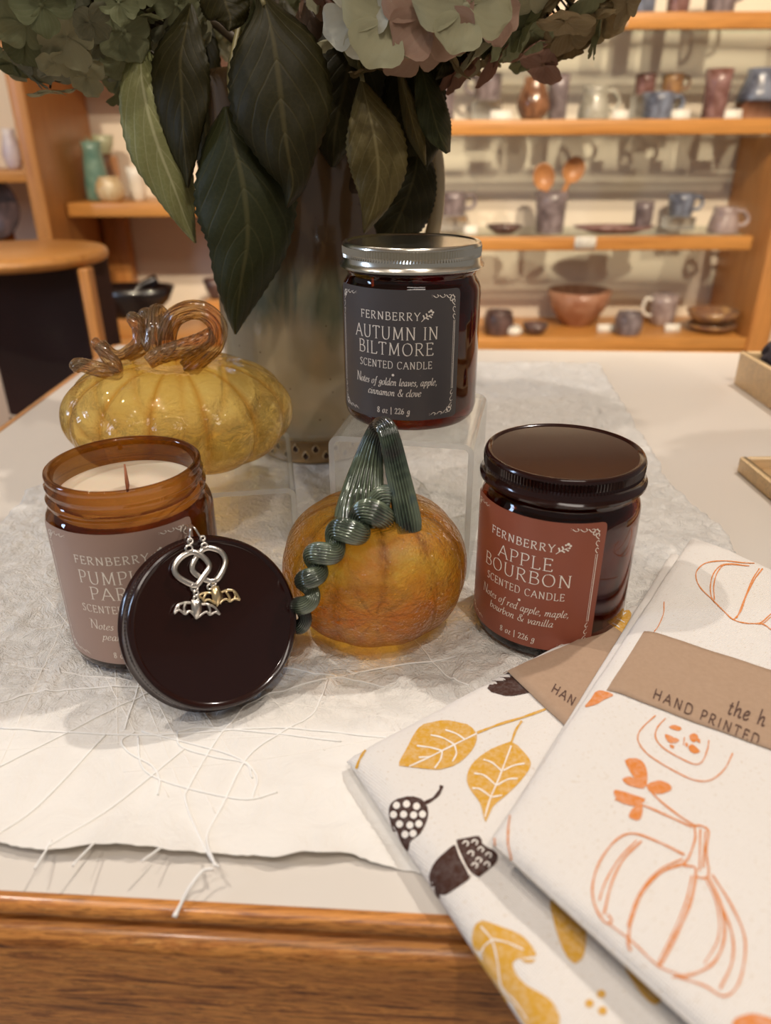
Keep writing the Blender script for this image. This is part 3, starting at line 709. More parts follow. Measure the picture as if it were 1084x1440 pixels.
# ------------------------------------------------------------------ acrylic risers
def acr(name, k):
    t = NT(name)
    tr = t.n('ShaderNodeBsdfTransparent', {'Color': (0.965, 0.975, 0.965, 1)}).outputs[0]
    df = t.n('ShaderNodeBsdfDiffuse', {'Color': (0.85, 0.86, 0.83, 1)}).outputs[0]
    a = t.n('ShaderNodeMixShader', {0: k, 1: tr, 2: df}).outputs[0]
    fr = t.fresnel(1.45); gl = t.n('ShaderNodeBsdfGlossy', {'Roughness': 0.03})
    return t.surf(t.n('ShaderNodeMixShader', {0: fr.outputs[0], 1: a, 2: gl.outputs[0]}).outputs[0])
acr_face = acr('acrylic_face', 0.035); acr_edge = acr('acrylic_edge', 0.36)
def riser(name, label, loc, wd, dp, h, rz, th=0.003, rc=0.006, group=None):
    r = thing(name, label, 'display riser', loc, group, rz=rz)
    path = [(-wd/2, 0)]
    path += [(-wd/2+rc-rc*math.cos(a), h-rc+rc*math.sin(a)) for a in [PI/2*k/6 for k in range(7)]]
    path += [(wd/2-rc+rc*math.sin(a), h-rc+rc*math.cos(a)) for a in [PI/2*k/6 for k in range(7)]]
    path += [(wd/2, 0)]
    inn = [(-wd/2+th, 0)]+[(-wd/2+rc-(rc-th)*math.cos(a), h-rc+(rc-th)*math.sin(a)) for a in [PI/2*k/6 for k in range(7)]]
    inn += [(wd/2-rc+(rc-th)*math.sin(a), h-rc+(rc-th)*math.cos(a)) for a in [PI/2*k/6 for k in range(7)]]+[(wd/2-th, 0)]
    n = len(path); V = []
    for y in (-dp/2, dp/2):
        V += [(x, y, z) for x, z in path]+[(x, y, z) for x, z in inn]
    F, K = [], []
    for i in range(n-1):
        F.append((i, i+1, n+i+1, n+i)); K.append(1)
        F.append((2*n+i+1, 2*n+i, 3*n+i, 3*n+i+1)); K.append(1)
        F.append((i, 2*n+i, 2*n+i+1, i+1)); K.append(0)
        F.append((n+i, n+i+1, 3*n+i+1, 3*n+i)); K.append(0)
    for a in (0, n-1): F.append((a, n+a, 3*n+a, 2*n+a)); K.append(1)
    o = obj('bent_sheet', (V, F, None, K), [acr_face, acr_edge], r, local=True); sharp(o, 40)
    return r
riser('acrylic_riser', 'clear bent acrylic riser under the silver-lidded candle', (0.0165, 0.4010, 0.0012), 0.0775, 0.088, 0.0803, math.radians(-11.5))
riser('acrylic_riser', 'low clear acrylic riser under the yellow glass pumpkin', (-0.105, 0.4185, 0.0012), 0.095, 0.095, 0.044, math.radians(8.7))

# ------------------------------------------------------------------ glass pumpkins
def pumpkin(a, c, dip, nl, amp, sharpn=1.0, seg=192, rows=48, bottom=0.25):
    """lobed squat body, centre at origin"""
    def pt(i, k):
        ph = PI*(0.035+0.93*i/rows); an = 2*PI*k/seg
        s, co = math.sin(ph), math.cos(ph)
        lob = abs(math.cos(nl*an/2))**sharpn          # grooves where this is 0
        r = a*(s**0.92)*(1-amp*(1-lob)*s**0.4)
        z = c*co*(abs(co)**-0.12 if abs(co) > .05 else 1)
        if co > 0: z -= dip*math.exp(-(r/(a*0.26))**2)
        else: z = max(z, -c*0.93)
        return (r*math.cos(an), r*math.sin(an), z)
    V, U = [], []
    for i in range(rows+1):
        for k in range(seg): V.append(pt(i, k)); U.append((k/seg, i/rows))
    F = [(i*seg+k, (i+1)*seg+k, (i+1)*seg+(k+1) % seg, i*seg+(k+1) % seg) for i in range(rows) for k in range(seg)]
    F.append(tuple(range(seg))); F.append(tuple(reversed(range(rows*seg, rows*seg+seg))))
    return V, F, U
# amber pumpkin
t = NT('amber_crackle_glass'); co = t.coord(); gen = t.coord('UV')
uvx = t.n('ShaderNodeSeparateXYZ', {'Vector': gen})
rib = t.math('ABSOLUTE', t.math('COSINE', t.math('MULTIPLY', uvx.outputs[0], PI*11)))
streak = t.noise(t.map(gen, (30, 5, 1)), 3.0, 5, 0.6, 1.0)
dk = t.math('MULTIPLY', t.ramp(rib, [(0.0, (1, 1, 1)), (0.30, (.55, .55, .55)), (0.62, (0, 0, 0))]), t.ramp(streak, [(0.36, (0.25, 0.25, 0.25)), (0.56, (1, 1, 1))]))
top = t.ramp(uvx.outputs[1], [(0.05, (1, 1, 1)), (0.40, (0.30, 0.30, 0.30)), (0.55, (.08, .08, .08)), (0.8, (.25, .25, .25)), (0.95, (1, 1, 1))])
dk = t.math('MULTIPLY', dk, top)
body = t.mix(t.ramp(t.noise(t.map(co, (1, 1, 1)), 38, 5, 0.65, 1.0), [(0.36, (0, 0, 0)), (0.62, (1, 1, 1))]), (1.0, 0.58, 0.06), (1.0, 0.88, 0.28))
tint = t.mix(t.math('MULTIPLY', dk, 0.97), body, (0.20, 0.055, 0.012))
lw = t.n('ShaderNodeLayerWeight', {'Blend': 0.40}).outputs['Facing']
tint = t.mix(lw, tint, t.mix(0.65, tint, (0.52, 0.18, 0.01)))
h1 = t.noise(co, 170, 3, 0.6, 0.8); h2 = t.noise(co, 620, 2, 0.5)
nb = t.bump(t.math('ADD', h1, t.math('MULTIPLY', h2, 0.45)), 0.8, 0.0035)
tr = t.n('ShaderNodeBsdfTransparent', {'Color': tint}).outputs[0]
df = t.n('ShaderNodeBsdfDiffuse', {'Color': t.mix(0.35, tint, (0.95, 0.40, 0.02)), 'Normal': nb}).outputs[0]
tl = t.n('ShaderNodeBsdfTranslucent', {'Color': tint, 'Normal': nb}).outputs[0]
rf = t.n('ShaderNodeBsdfRefraction', {'Color': tint, 'IOR': 1.25, 'Roughness': 0.06, 'Normal': nb}).outputs[0]
m1 = t.n('ShaderNodeMixShader', {0: 0.30, 1: tr, 2: rf}).outputs[0]
m2 = t.n('ShaderNodeMixShader', {0: 0.6, 1: df, 2: tl}).outputs[0]
m3 = t.n('ShaderNodeMixShader', {0: 0.22, 1: m1, 2: m2}).outputs[0]
fr_ = t.fresnel(1.55, nb).outputs[0]
gl = t.n('ShaderNodeBsdfGlossy', {'Roughness': 0.05, 'Normal': nb}).outputs[0]
amber_crackle = t.surf(t.n('ShaderNodeMixShader', {0: fr_, 1: m3, 2: gl}).outputs[0])

AP = Vector((-0.0055, 0.3115, 0.0345))
ap = thing('glass_pumpkin', 'orange amber crackled glass pumpkin with dark green ribbed stem, on the paper runner', 'glass pumpkin', (AP.x, AP.y, 0.001))
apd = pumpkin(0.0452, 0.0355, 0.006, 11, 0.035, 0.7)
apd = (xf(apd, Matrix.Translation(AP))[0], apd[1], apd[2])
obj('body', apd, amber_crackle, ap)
bvh_ap = BVHTree.FromPolygons([tuple(v) for v in apd[0]], [f for f in apd[1]])
t = NT('iridescent_stem_glass'); co = t.coord(); lw = t.n('ShaderNodeLayerWeight', {'Blend': 0.5}).outputs['Facing']
nn = t.noise(co, 42, 3, 0.55, 0.5)
c = t.ramp(nn, [(0.30, (0.05, 0.03, 0.035)), (0.46, (0.05, 0.075, 0.05)), (0.58, (0.16, 0.20, 0.13)), (0.72, (0.07, 0.11, 0.12))])
su = t.n('ShaderNodeSeparateXYZ', {'Vector': t.coord('UV')}).outputs[0]; gr = t.ramp(t.math('COSINE', t.math('MULTIPLY', su, 2*PI*24)), [(0.0, (1, 1, 1)), (0.55, (0.9, 0.9, 0.9)), (1.0, (0.22, 0.18, 0.16))])  # rib grooves darkened in the colour, standing in for their shade
c = t.mix(1.0, c, gr, 'MULTIPLY')
gm = t.surf(t.pbr(col=c, rough=0.12, metal=0.25, spec=0.8, coat=1.0, coatr=0.04, normal=t.bump(t.noise(co, 350, 2), 0.12, 0.001)))
K = 0.368/FPX
def ribbed(n, dpt): return lambda tt, a: 1-dpt*(0.5+0.5*math.cos(n*a))
stp = [(512, 752, .2985, 44), (508, 725, .304, 37), (511, 690, .311, 29), (518, 650, .317, 21), (525, 620, .319, 15.5), (532, 602, .318, 12.5), (541, 600, .314, 13), (549, 620, .310, 14),
       (558, 660, .305, 15.5), (567, 700, .300, 17), (573, 730, .296, 18), (576, 748, .294, 16)]
Q = crom([tuple(at(p[0], p[1], Y=p[2]))+(p[3]*K*0.97,) for p in stp], 110)
obj('stem', tube([q[:3] for q in Q], [q[3] for q in Q], 144, rmod=ribbed(24, 0.17), uvs=True), gm, ap)
cl = [(548, 722), (528, 734), (505, 748), (478, 766), (456, 788), (446, 810), (440, 835), (433, 858), (436, 876)]
cp = []
for px, py in cl:
    hit = bvh_ap.ray_cast(CAM, ray(px, py))
    cp.append(tuple(hit[0]+hit[1]*0.0045))
Q = crom(cp, 150); H = []
for i, q in enumerate(Q):
    tt = i/150; P = Vector(q); T = (Vector(Q[min(i+1, 150)])-Vector(Q[max(i-1, 0)])).normalized()
    N = (P-AP).normalized(); N = (N-T*N.dot(T)).normalized(); B = T.cross(N)
    ph = tt*2*PI*6.3; rr = 0.0034*(1-0.5*tt)
    H.append(P+N*(rr*math.cos(ph))+B*(rr*1.25*math.sin(ph)))
obj('curled_tendril', tube(H, [0.0062*(1-0.45*(i/150)**1.2)*(0.9+0.1*math.cos(i/150*2*PI*6.3)) for i in range(151)], 96, rmod=ribbed(24, 0.12), uvs=True), gm, ap)
hit = bvh_ap.ray_cast(CAM, ray(485, 860))

# yellow pumpkin
def yellow_mat():
    t = NT('yellow_blown_glass'); co = t.coord(); uv = t.n('ShaderNodeSeparateXYZ', {'Vector': t.coord('UV')})
    rib = t.math('ABSOLUTE', t.math('COSINE', t.math('MULTIPLY', uv.outputs[0], PI*13)))
    g = t.ramp(rib, [(0.0, (1, 1, 1)), (0.16, (0.55, 0.55, 0.55)), (0.42, (0, 0, 0))])
    gt = t.math('MULTIPLY', g, t.ramp(uv.outputs[1], [(0.0, (1, 1, 1)), (0.45, (.75, .75, .75)), (0.75, (.35, .35, .35)), (1.0, (.6, .6, .6))]))
    cen = t.ramp(uv.outputs[1], [(0.0, (1, 1, 1)), (0.22, (0.2, 0.2, 0.2)), (0.5, (0, 0, 0)), (0.72, (0.35, .35, .35)), (0.9, (0.9, .9, .9))])
    base = t.mix(t.noise(t.map(co, (1, 1, 2.5)), 22, 4, 0.6, 1.2), (1.0, 0.97, 0.72), (1.0, 0.87, 0.42))
    base = t.mix(cen, base, (1.0, 0.70, 0.16))
    base = t.mix(t.math('MULTIPLY', gt, 0.9), base, (0.72, 0.38, 0.04))
    lw = t.n('ShaderNodeLayerWeight', {'Blend': 0.28}).outputs['Facing']
    base = t.mix(lw, base, t.mix(0.6, base, (0.85, 0.55, 0.10)))
    h = t.noise(co, 80, 3, 0.55, 0.8)
    nb = t.bump(h, 0.6, 0.003)
    tr = t.n('ShaderNodeBsdfTransparent', {'Color': base}).outputs[0]
    rf = t.n('ShaderNodeBsdfRefraction', {'Color': base, 'IOR': 1.22, 'Roughness': 0.01, 'Normal': nb}).outputs[0]
    tl = t.n('ShaderNodeBsdfTranslucent', {'Color': base, 'Normal': nb}).outputs[0]
    df = t.n('ShaderNodeBsdfDiffuse', {'Color': t.mix(0.6, base, (1.0, 0.58, 0.09))}).outputs[0]
    m1 = t.n('ShaderNodeMixShader', {0: 0.42, 1: tr, 2: rf}).outputs[0]
    m2 = t.n('ShaderNodeMixShader', {0: 0.4, 1: df, 2: tl}).outputs[0]
    m3 = t.n('ShaderNodeMixShader', {0: 0.13, 1: m1, 2: m2}).outputs[0]
    fr_ = t.fresnel(1.5, nb).outputs[0]
    gl = t.n('ShaderNodeBsdfGlossy', {'Roughness': 0.025, 'Normal': nb}).outputs[0]
    return t.surf(t.n('ShaderNodeMixShader', {0: fr_, 1: m3, 2: gl}).outputs[0])
YP = Vector((-0.1240, 0.4250, 0.0755))
yp = thing('glass_pumpkin', 'clear yellow ribbed glass pumpkin with curled brown stem, on the low riser', 'glass pumpkin', (YP.x, YP.y, 0.0455))
ypd = pumpkin(0.0675, 0.0325, 0.008, 13, 0.10, 0.6)
RY = Matrix.Translation(YP) @ Matrix.Rotation(math.radians(2), 4, 'Y') @ Matrix.Rotation(0.12, 4, 'Z')
obj('body', (xf(ypd, RY)[0], ypd[1], ypd[2]), yellow_mat(), yp)
t = NT('smoky_gold_glass'); co = t.coord(); uv = t.coord('UV')
st = t.noise(t.map(uv, (14, 3, 1)), 3, 4, 0.6)
c = t.ramp(st, [(0.38, (0.26, 0.12, 0.05)), (0.48, (0.84, 0.60, 0.28)), (0.62, (0.97, 0.90, 0.66))])
tr = t.n('ShaderNodeBsdfTransparent', {'Color': c}).outputs[0]
df = t.n('ShaderNodeBsdfDiffuse', {'Color': t.mix(0.6, c, (0.16, 0.075, 0.03))}).outputs[0]
m1 = t.n('ShaderNodeMixShader', {0: 0.28, 1: tr, 2: df}).outputs[0]
fr_ = t.fresnel(1.7).outputs[0]; gl = t.n('ShaderNodeBsdfGlossy', {'Roughness': 0.03}).outputs[0]
smoky = t.surf(t.n('ShaderNodeMixShader', {0: fr_, 1: m1, 2: gl}).outputs[0])
KY = 0.475/FPX
def glass_rope(P, name, n=120, seg=48, ribn=9, dpt=.16):
    Q = crom([tuple(at(p[0], p[1], Y=p[2]))+(p[3]*KY,) for p in P], n)
    return obj(name, tube([q[:3] for q in Q], [q[3] for q in Q], seg, rmod=lambda tt, a: 1-dpt*(.5+.5*math.cos(ribn*(a+6*tt))), uvs=True), smoky, yp)
glass_rope([(268, 512, .424, 16), (285, 500, .418, 13), (303, 484, .414, 11), (306, 458, .412, 12), (290, 440, .412, 12), (268, 436, .412, 12), (246, 446, .413, 12), (236, 466, .416, 12), (235, 488, .420, 11),
            (232, 470, .426, 10), (228, 444, .430, 10), (219, 438, .428, 9), (217, 460, .420, 10), (214, 488, .416, 10), (206, 470, .424, 9), (209, 446, .430, 9), (203, 444, .432, 8), (203, 475, .426, 9),
            (198, 490, .424, 9), (180, 500, .424, 9)], 'curled_stem', 240)
glass_rope([(208, 510, .405, 9), (224, 500, .408, 11), (250, 492, .410, 12), (280, 482, .412, 12), (300, 470, .414, 10)], 'stem_twist', 60)
glass_rope([(183, 444, .426, 5), (187, 448, .424, 9), (196, 460, .424, 10), (196, 480, .422, 9), (184, 492, .420, 8), (166, 500, .418, 7), (150, 494, .416, 9), (138, 483, .415, 9), (141, 480, .415, 3)], 'stem_twist', 80)
glass_rope([(138, 484, .414, 6), (150, 500, .412, 9), (162, 514, .410, 9), (166, 527, .408, 6), (160, 526, .406, 8), (140, 520, .405, 10), (118, 514, .405, 9), (106, 514, .405, 9), (99, 514, .405, 4)], 'stem_twist', 80)

# ------------------------------------------------------------------ stoneware vase
VX, VY = -0.0565, 0.560
t = NT('stoneware_glaze'); co = t.coord(); zz = t.n('ShaderNodeSeparateXYZ', {'Vector': co})
nz = t.noise(t.map(co, (1, 1, 0.45)), 20, 4, 0.6, 0.6)
hz = t.math('ADD', zz.outputs[2], t.math('MULTIPLY', t.math('SUBTRACT', nz, 0.5), 0.06))
lower = t.ramp(t.noise(co, 14, 3), [(0.3, (0.36, 0.29, 0.17)), (0.55, (0.45, 0.36, 0.23)), (0.75, (0.31, 0.31, 0.21))])
green = t.ramp(t.noise(t.map(co, (1, 1, .3)), 34, 3, .5, 1.5), [(0.45, (0.30, 0.25, 0.14)), (0.58, (0.14, 0.155, 0.10)), (0.68, (0.24, 0.24, 0.15))])
c = t.mix(t.ramp(hz, [(0.105, (0, 0, 0)), (0.125, (1, 1, 1))]), lower, green)
c = t.mix(t.ramp(hz, [(0.138, (0, 0, 0)), (0.155, (1, 1, 1))]), c, (0.13, 0.075, 0.035))  # brown upper glaze, its colour darkened further for the shade of the leaves
spk = t.ramp(t.n('ShaderNodeTexVoronoi', {'Vector': co, 'Scale': 90}).outputs['Distance'], [(0.05, (1, 1, 1)), (0.09, (0, 0, 0))])
c = t.mix(t.math('MULTIPLY', spk, 0.7), c, (0.10, 0.05, 0.02))
glaze = t.surf(t.pbr(col=c, rough=0.18, coat=0.6, coatr=0.06, normal=t.bump(nz, 0.1, 0.002)))
clay = simple('bare_tan_clay', (0.30, 0.185, 0.075), 0.45, vary=0.12, vscale=60)
vs = thing('stoneware_vase', 'tall stoneware vase with celadon glaze and pierced tan foot, holding the hydrangeas', 'vase', (VX, VY, 0.001))
prof = [(0.0, .019), (.040, .019), (.0435, .0195), (.0475, .022), (.056, .030), (.0625, .042), (.0655, .056), (.0665, .075), (.0660, .100), (.0650, .130), (.0632, .165), (.0612, .200), (.0600, .235), (.0602, .252),
        (.0612, .258), (.0608, .2615), (.0590, .2618), (.0576, .2585), (.0570, .240), (.0590, .17), (.0620, .10), (.058, .045), (.04, .028), (0, .026)]
obj('vase_body', lathe(prof, 96, (VX, VY, 0)), glaze, vs)
ft = obj('foot_ring', lathe([(.036, .0012), (.0405, .001), (.0425, .0018), (.0427, .0032), (.0415, .0040), (.0415, .0170), (.0430, .0180), (.0432, .0195), (.040, .0205), (.036, .0195), (.036, .0012)], 96, (VX, VY, 0)), clay, vs)
subinv(ft); holem = simple('painted_hole_shade', (0.05, 0.02, 0.008), 0.8); rimm = simple('pale_slip_rim', (0.52, 0.38, 0.20), 0.4)  # dark teardrops laid on the clay, colour standing for shade inside the holes
for row, (zz_, off) in enumerate(((.0127, 0), (.0073, .5))):
    for k in range(17):
        a = 2*PI*(k+off)/17; R0 = .0416
        def tp(q, s): # teardrop outline
            x = .0020*s*math.cos(q); z = .0021*s*math.sin(q)+(.0009*s if math.sin(q) > .9 else 0)
            return x, z
        V = []; 
        for s, dr in ((1.5, -.0002), (1.25, .0009), (1.02, .0009), (0.97, .0003), (0.0, .0002)):
            for i in range(14):
                x, z = tp(2*PI*i/14, s); V.append((VX+(R0+dr)*math.cos(a+x/R0), VY+(R0+dr)*math.sin(a+x/R0), zz_+z))
        F, Kx = [], []
        for r_ in range(4):
            for i in range(14): F.append((r_*14+i, r_*14+(i+1) % 14, (r_+1)*14+(i+1) % 14, (r_+1)*14+i)); Kx.append(0 if r_ < 2 else 1)
        obj('foot_hole', (V, F, None, Kx), [rimm, holem], ft)
hp = [(VX+.058, VY-.012, .235), (VX+.078, VY-.016, .236), (VX+.090, VY-.018, .215), (VX+.0925, VY-.018, .185), (VX+.088, VY-.017, .158), (VX+.076, VY-.015, .138), (VX+.062, VY-.012, .128)]
obj('handle', tube(crom(hp, 30), .0052, 14), simple('handle_glaze', (0.42, 0.33, 0.19), 0.25, coat=.5), vs)

# ------------------------------------------------------------------ hydrangeas
def leafmat(name, c1, c2, vein, gloss=0.55):
    t = NT(name); uv = t.n('ShaderNodeSeparateXYZ', {'Vector': t.coord('UV')}); co = t.coord()
    au = t.math('ABSOLUTE', t.math('MULTIPLY', t.math('SUBTRACT', uv.outputs[0], 0.5), 2.0))
    q = t.math('SUBTRACT', t.math('MULTIPLY', uv.outputs[1], 8.0), t.math('MULTIPLY', t.math('POWER', au, 1.2), 2.9)); q = t.math('ADD', q, t.math('MULTIPLY', t.noise(co, 22, 2), 1.1))
    sd = t.math('ABSOLUTE', t.math('SUBTRACT', t.math('FRACT', q), 0.5))
    ln_ = t.ramp(sd, [(0.0, (1, 1, 1)), (0.035, (.6, .6, .6)), (0.09, (0, 0, 0))])
    md = t.ramp(au, [(0.0, (1, 1, 1)), (0.03, (.8, .8, .8)), (0.07, (0, 0, 0))])
    net = t.ramp(t.n('ShaderNodeTexVoronoi', {'Vector': co, 'Scale': 260}, feature='DISTANCE_TO_EDGE').outputs['Distance'], [(0, (1, 1, 1)), (0.12, (0, 0, 0))])
    base = t.mix(t.noise(co, 30, 4), c1, c2)
    c = t.mix(t.math('MULTIPLY', net, 0.12), base, vein)
    c = t.mix(t.math('MULTIPLY', t.math('MAXIMUM', t.math('MULTIPLY', ln_, 0.5), md), 0.85), c, vein)
    hgt = t.math('ADD', t.math('MULTIPLY', ln_, -0.8), t.math('MULTIPLY', t.ramp(sd, [(0, (0, 0, 0)), (.5, (1, 1, 1))]), 0.6))
    nb = t.bump(t.math('ADD', hgt, t.noise(co, 140, 3)), 0.22, 0.0012)
    p = t.pbr(col=c, rough=gloss, spec=0.22, normal=nb)
    tl = t.n('ShaderNodeBsdfTranslucent', {'Color': t.mix(0.5, c, (0.25, 0.28, 0.04)), 'Normal': nb}).outputs[0]
    return t.surf(t.n('ShaderNodeMixShader', {0: 0.10, 1: p, 2: tl}).outputs[0])
L_dark = leafmat('leaf_dark_green', (0.020, 0.017, 0.004), (0.036, 0.030, 0.008), (0.085, 0.068, 0.024))
L_mid = leafmat('leaf_green', (0.024, 0.027, 0.008), (0.040, 0.044, 0.015), (0.095, 0.088, 0.034))
L_pale = leafmat('leaf_pale_underside', (0.21, 0.215, 0.075), (0.28, 0.27, 0.11), (0.48, 0.46, 0.25), 0.5)
L_olive = leafmat('leaf_olive_underside', (0.105, 0.080, 0.025), (0.14, 0.105, 0.036), (0.26, 0.21, 0.09), 0.5)
L_brown = leafmat('leaf_brown', (0.040, 0.020, 0.008), (0.060, 0.030, 0.012), (0.08, 0.045, 0.02), 0.5)
def leaf(par, sp, m, cup=0.006, tilt=0.0, serr=0.09, label=None, fold=0.0, nt=46, ns=14):
    """sp: [(px, py, Y, half width px)] from the stalk to the tip"""
    Q = crom(sp, nt); V, U = [], []
    for i, (px, py, Y, hw) in enumerate(Q):
        a = Q[max(i-1, 0)]; b = Q[min(i+1, nt)]; dx, dy = b[0]-a[0], b[1]-a[1]; L = math.hypot(dx, dy)
        nx, ny = -dy/L, dx/L
        tooth = 1-serr*((i*0.5) % 1.0)*(1 if 3 < i < nt-1 else 0)
        hw = max(hw, 0.4)
        for j in range(ns+1):
            s = -1+2*j/ns; e = hw*s*(tooth if abs(s) > .95 else 1)
            wv = 0.0012*math.sin(i*0.55+3*s)*abs(s)
            V.append(at(px-nx*e, py-ny*e, Y=Y+cup*s*s+fold*abs(s)+tilt*s+wv)); U.append((0.5+s/2, i/nt))
    F = [(i*(ns+1)+j, (i+1)*(ns+1)+j, (i+1)*(ns+1)+j+1, i*(ns+1)+j+1) for i in range(nt) for j in range(ns)]
    o = obj('leaf', (V, F, U), m, par); solid(o, 0.0004)
    if label: o['label'] = label
    return o
stemm = simple('hydrangea_stem', (0.07, 0.045, 0.02), 0.6, vary=0.25, bump=(200, 0.3, 0.001))
def petalmat(name, c1, c2):
    t = NT(name); co = t.coord(); uv = t.n('ShaderNodeSeparateXYZ', {'Vector': t.coord('UV')}); rd = t.n('ShaderNodeObjectInfo').outputs['Random']
    au = t.math('ABSOLUTE', t.math('SUBTRACT', uv.outputs[0], 0.5))
    vn = t.math('ABSOLUTE', t.math('SINE', t.math('ADD', t.math('MULTIPLY', uv.outputs[0], 22.0), t.math('MULTIPLY', t.noise(co, 150, 2), 3.0))))
    v_ = t.ramp(vn, [(0, (1, 1, 1)), (0.22, (0, 0, 0))])
    base = t.mix(t.math('ADD', t.math('MULTIPLY', rd, 0.75), t.math('MULTIPLY', t.noise(co, 60, 3), 0.3)), c1, c2)
    base = t.mix(t.math('MULTIPLY', v_, 0.22), base, (0.55, 0.50, 0.33))
    base = t.mix(t.ramp(t.noise(co, 120, 4, .7), [(0.66, (0, 0, 0)), (0.74, (1, 1, 1))]), base, tuple(x*0.45 for x in c1))
    p = t.pbr(col=base, rough=0.6, spec=0.25, normal=t.bump(vn, 0.3, 0.0006))
    tl = t.n('ShaderNodeBsdfTranslucent', {'Color': base}).outputs[0]
    return t.surf(t.n('ShaderNodeMixShader', {0: 0.30, 1: p, 2: tl}).outputs[0])
P_green = petalmat('petal_green', (0.17, 0.185, 0.085), (0.30, 0.31, 0.17))
P_grey = petalmat('petal_grey_green', (0.145, 0.145, 0.085), (0.27, 0.265, 0.175))
P_cream = petalmat('petal_cream_green', (0.33, 0.32, 0.17), (0.47, 0.44, 0.29))
P_pink = petalmat('petal_dusty_pink', (0.30, 0.15, 0.11), (0.42, 0.27, 0.19))
P_brown = petalmat('petal_tan_brown', (0.22, 0.155, 0.075), (0.33, 0.25, 0.13))
P_white = petalmat('petal_pale', (0.50, 0.50, 0.42), (0.60, 0.59, 0.48))
def floret_data(seed):
    r = random.Random(seed); V, F, U = [], [], []
    for q in range(4):
        an = PI/2*q+r.uniform(-.15, .15); L = r.uniform(.85, 1.1); W_ = r.uniform(.56, .68); cup = r.uniform(-.10, .38); tip = r.uniform(0, .2); tw = r.uniform(-.25, .25)
        n0 = len(V); nr, nc = 7, 6
        for i in range(nr+1):
            s = i/nr; hw = W_*(math.sin(PI*min(1, s*0.95+0.02))**0.55)*(0.62+0.45*s); 
            for j in range(nc+1):
                c = -1+2*j/nc
                x = L*(0.06+s*0.98)-0.10*c*c*L*s; y = hw*c; z = cup*(s**1.5)*.5+0.20*abs(c)*hw+tw*c*hw*s+0.03*math.sin(7*s+4*c+q)-tip*max(0, s-.7)
                V.append((x*math.cos(an)-y*math.sin(an), x*math.sin(an)+y*math.cos(an), z+0.03*(q % 2))); U.append((j/nc, s))
        F += [(n0+i*(nc+1)+j, n0+(i+1)*(nc+1)+j, n0+(i+1)*(nc+1)+j+1, n0+i*(nc+1)+j+1) for i in range(nr) for j in range(nc)]
    n0 = len(V)                                     # the bead in the middle
    for i in range(6): V.append((.09*math.cos(i*PI/3), .09*math.sin(i*PI/3), .03)); U.append((.5, 0))
    V.append((0, 0, .14)); U.append((.5, 0)); F += [(n0+i, n0+(i+1) % 6, n0+6) for i in range(6)]
    return V, F, U
FD = [floret_data(k) for k in range(7)]
FM = {}
def floret(par, pos, nrm, size, m, spin, seed):
    key = (seed % 7, m.name)
    if key not in FM:
        o = obj('floret', FD[seed % 7], m); FM[key] = o.data; bpy.data.objects.remove(o)
    o = bpy.data.objects.new('floret', FM[key]); COL.objects.link(o)
    q = Vector(nrm).to_track_quat('Z', 'Y').to_matrix().to_4x4()
    o.parent = par; o.matrix_parent_inverse = INV[par.name]
    o.matrix_basis = Matrix.Translation(pos) @ q @ Matrix.Rotation(spin, 4, 'Z') @ Matrix.Scale(size, 4)
    return o
def head(label, c, R, n, mats, size, seed, neck, extra=()):
    c = Vector(c); hy = thing('hydrangea_stem', label, 'flower', (VX, VY, 0.05))
    r = random.Random(seed); stems = []
    for k in range(n):
        z = 1-2*(k+.5)/n; a = k*2.39996; s = math.sqrt(1-z*z)
        d = Vector((s*math.cos(a), s*math.sin(a), z*0.86))
        if d.z < -0.3 and (d+Vector((0, 0, 1.15))).length < .42: continue
        p = c+d*R*r.uniform(.84, 1.06); nv = (d+Vector((r.gauss(0, .38), r.gauss(0, .38), r.gauss(0, .38)))).normalized()
        floret(hy, p, nv, size*r.uniform(.72, 1.12), r.choice(mats), r.uniform(0, 6), r.randrange(99))
        stems.append(tube([c+d*R*.15, c+d*R*.6, p-nv*.001], .0007, 4, False))
    for (px, py, Y, sz, m, nv, spin) in extra:
        p = at(px, py, Y=Y); floret(hy, p, Vector(nv).normalized(), sz*K*1.25, m, spin, int(px))
        stems.append(tube([c, c.lerp(p, .6), p+Vector((0, .002, 0))], .0008, 4, False))
    o = obj('flower_stalks', join(*stems), stemm, hy); tag(o, kind='stuff')
    pts = [c]+[Vector(q) for q in neck]
    obj('woody_stem', tube(crom([tuple(q) for q in pts], 24), .0032, 8), stemm, hy)
    return hy
def hc(px, py, Y): return at(px, py, Y=Y)
h_left = head('grey-green hydrangea head with its leaves on the left of the vase', hc(92, -52, .50), .074, 200, [P_grey, P_grey, P_green, P_green, P_cream], .0145, 3,
     [(-.15, .53, .30), (-.085, .555, .265), (-.07, .56, .10), (VX, VY, .032)])
h_right = head('brownish hydrangea head hanging on the right of the vase', hc(722, -92, .52), .074, 180, [P_brown, P_brown, P_green, P_brown, P_brown, P_pink], .0155, 8,
     [(.03, .54, .31), (-.02, .555, .27), (-.04, .56, .12), (VX+.01, VY, .032)])
h_mid = head('pale green and pink hydrangea head in front, above the silver lid', hc(598, -82, .475), .066, 110, [P_cream, P_pink, P_green, P_cream, P_brown], .0195, 12,
     [(-.005, .52, .32), (-.03, .55, .27), (-.045, .56, .12), (VX, VY-.01, .032)],
     [(500, 22, .395, 40, P_white, (-.3, -1, -.25), .3), (548, 22, .392, 54, P_cream, (.05, -1, .1), 1.1), (606, 20, .390, 52, P_pink, (0, -1, -.1), .8), (655, 10, .388, 50, P_cream, (.1, -1, .15), 1.3), (694, 22, .40, 34, P_pink, (.7, -1, -.1), .4)])
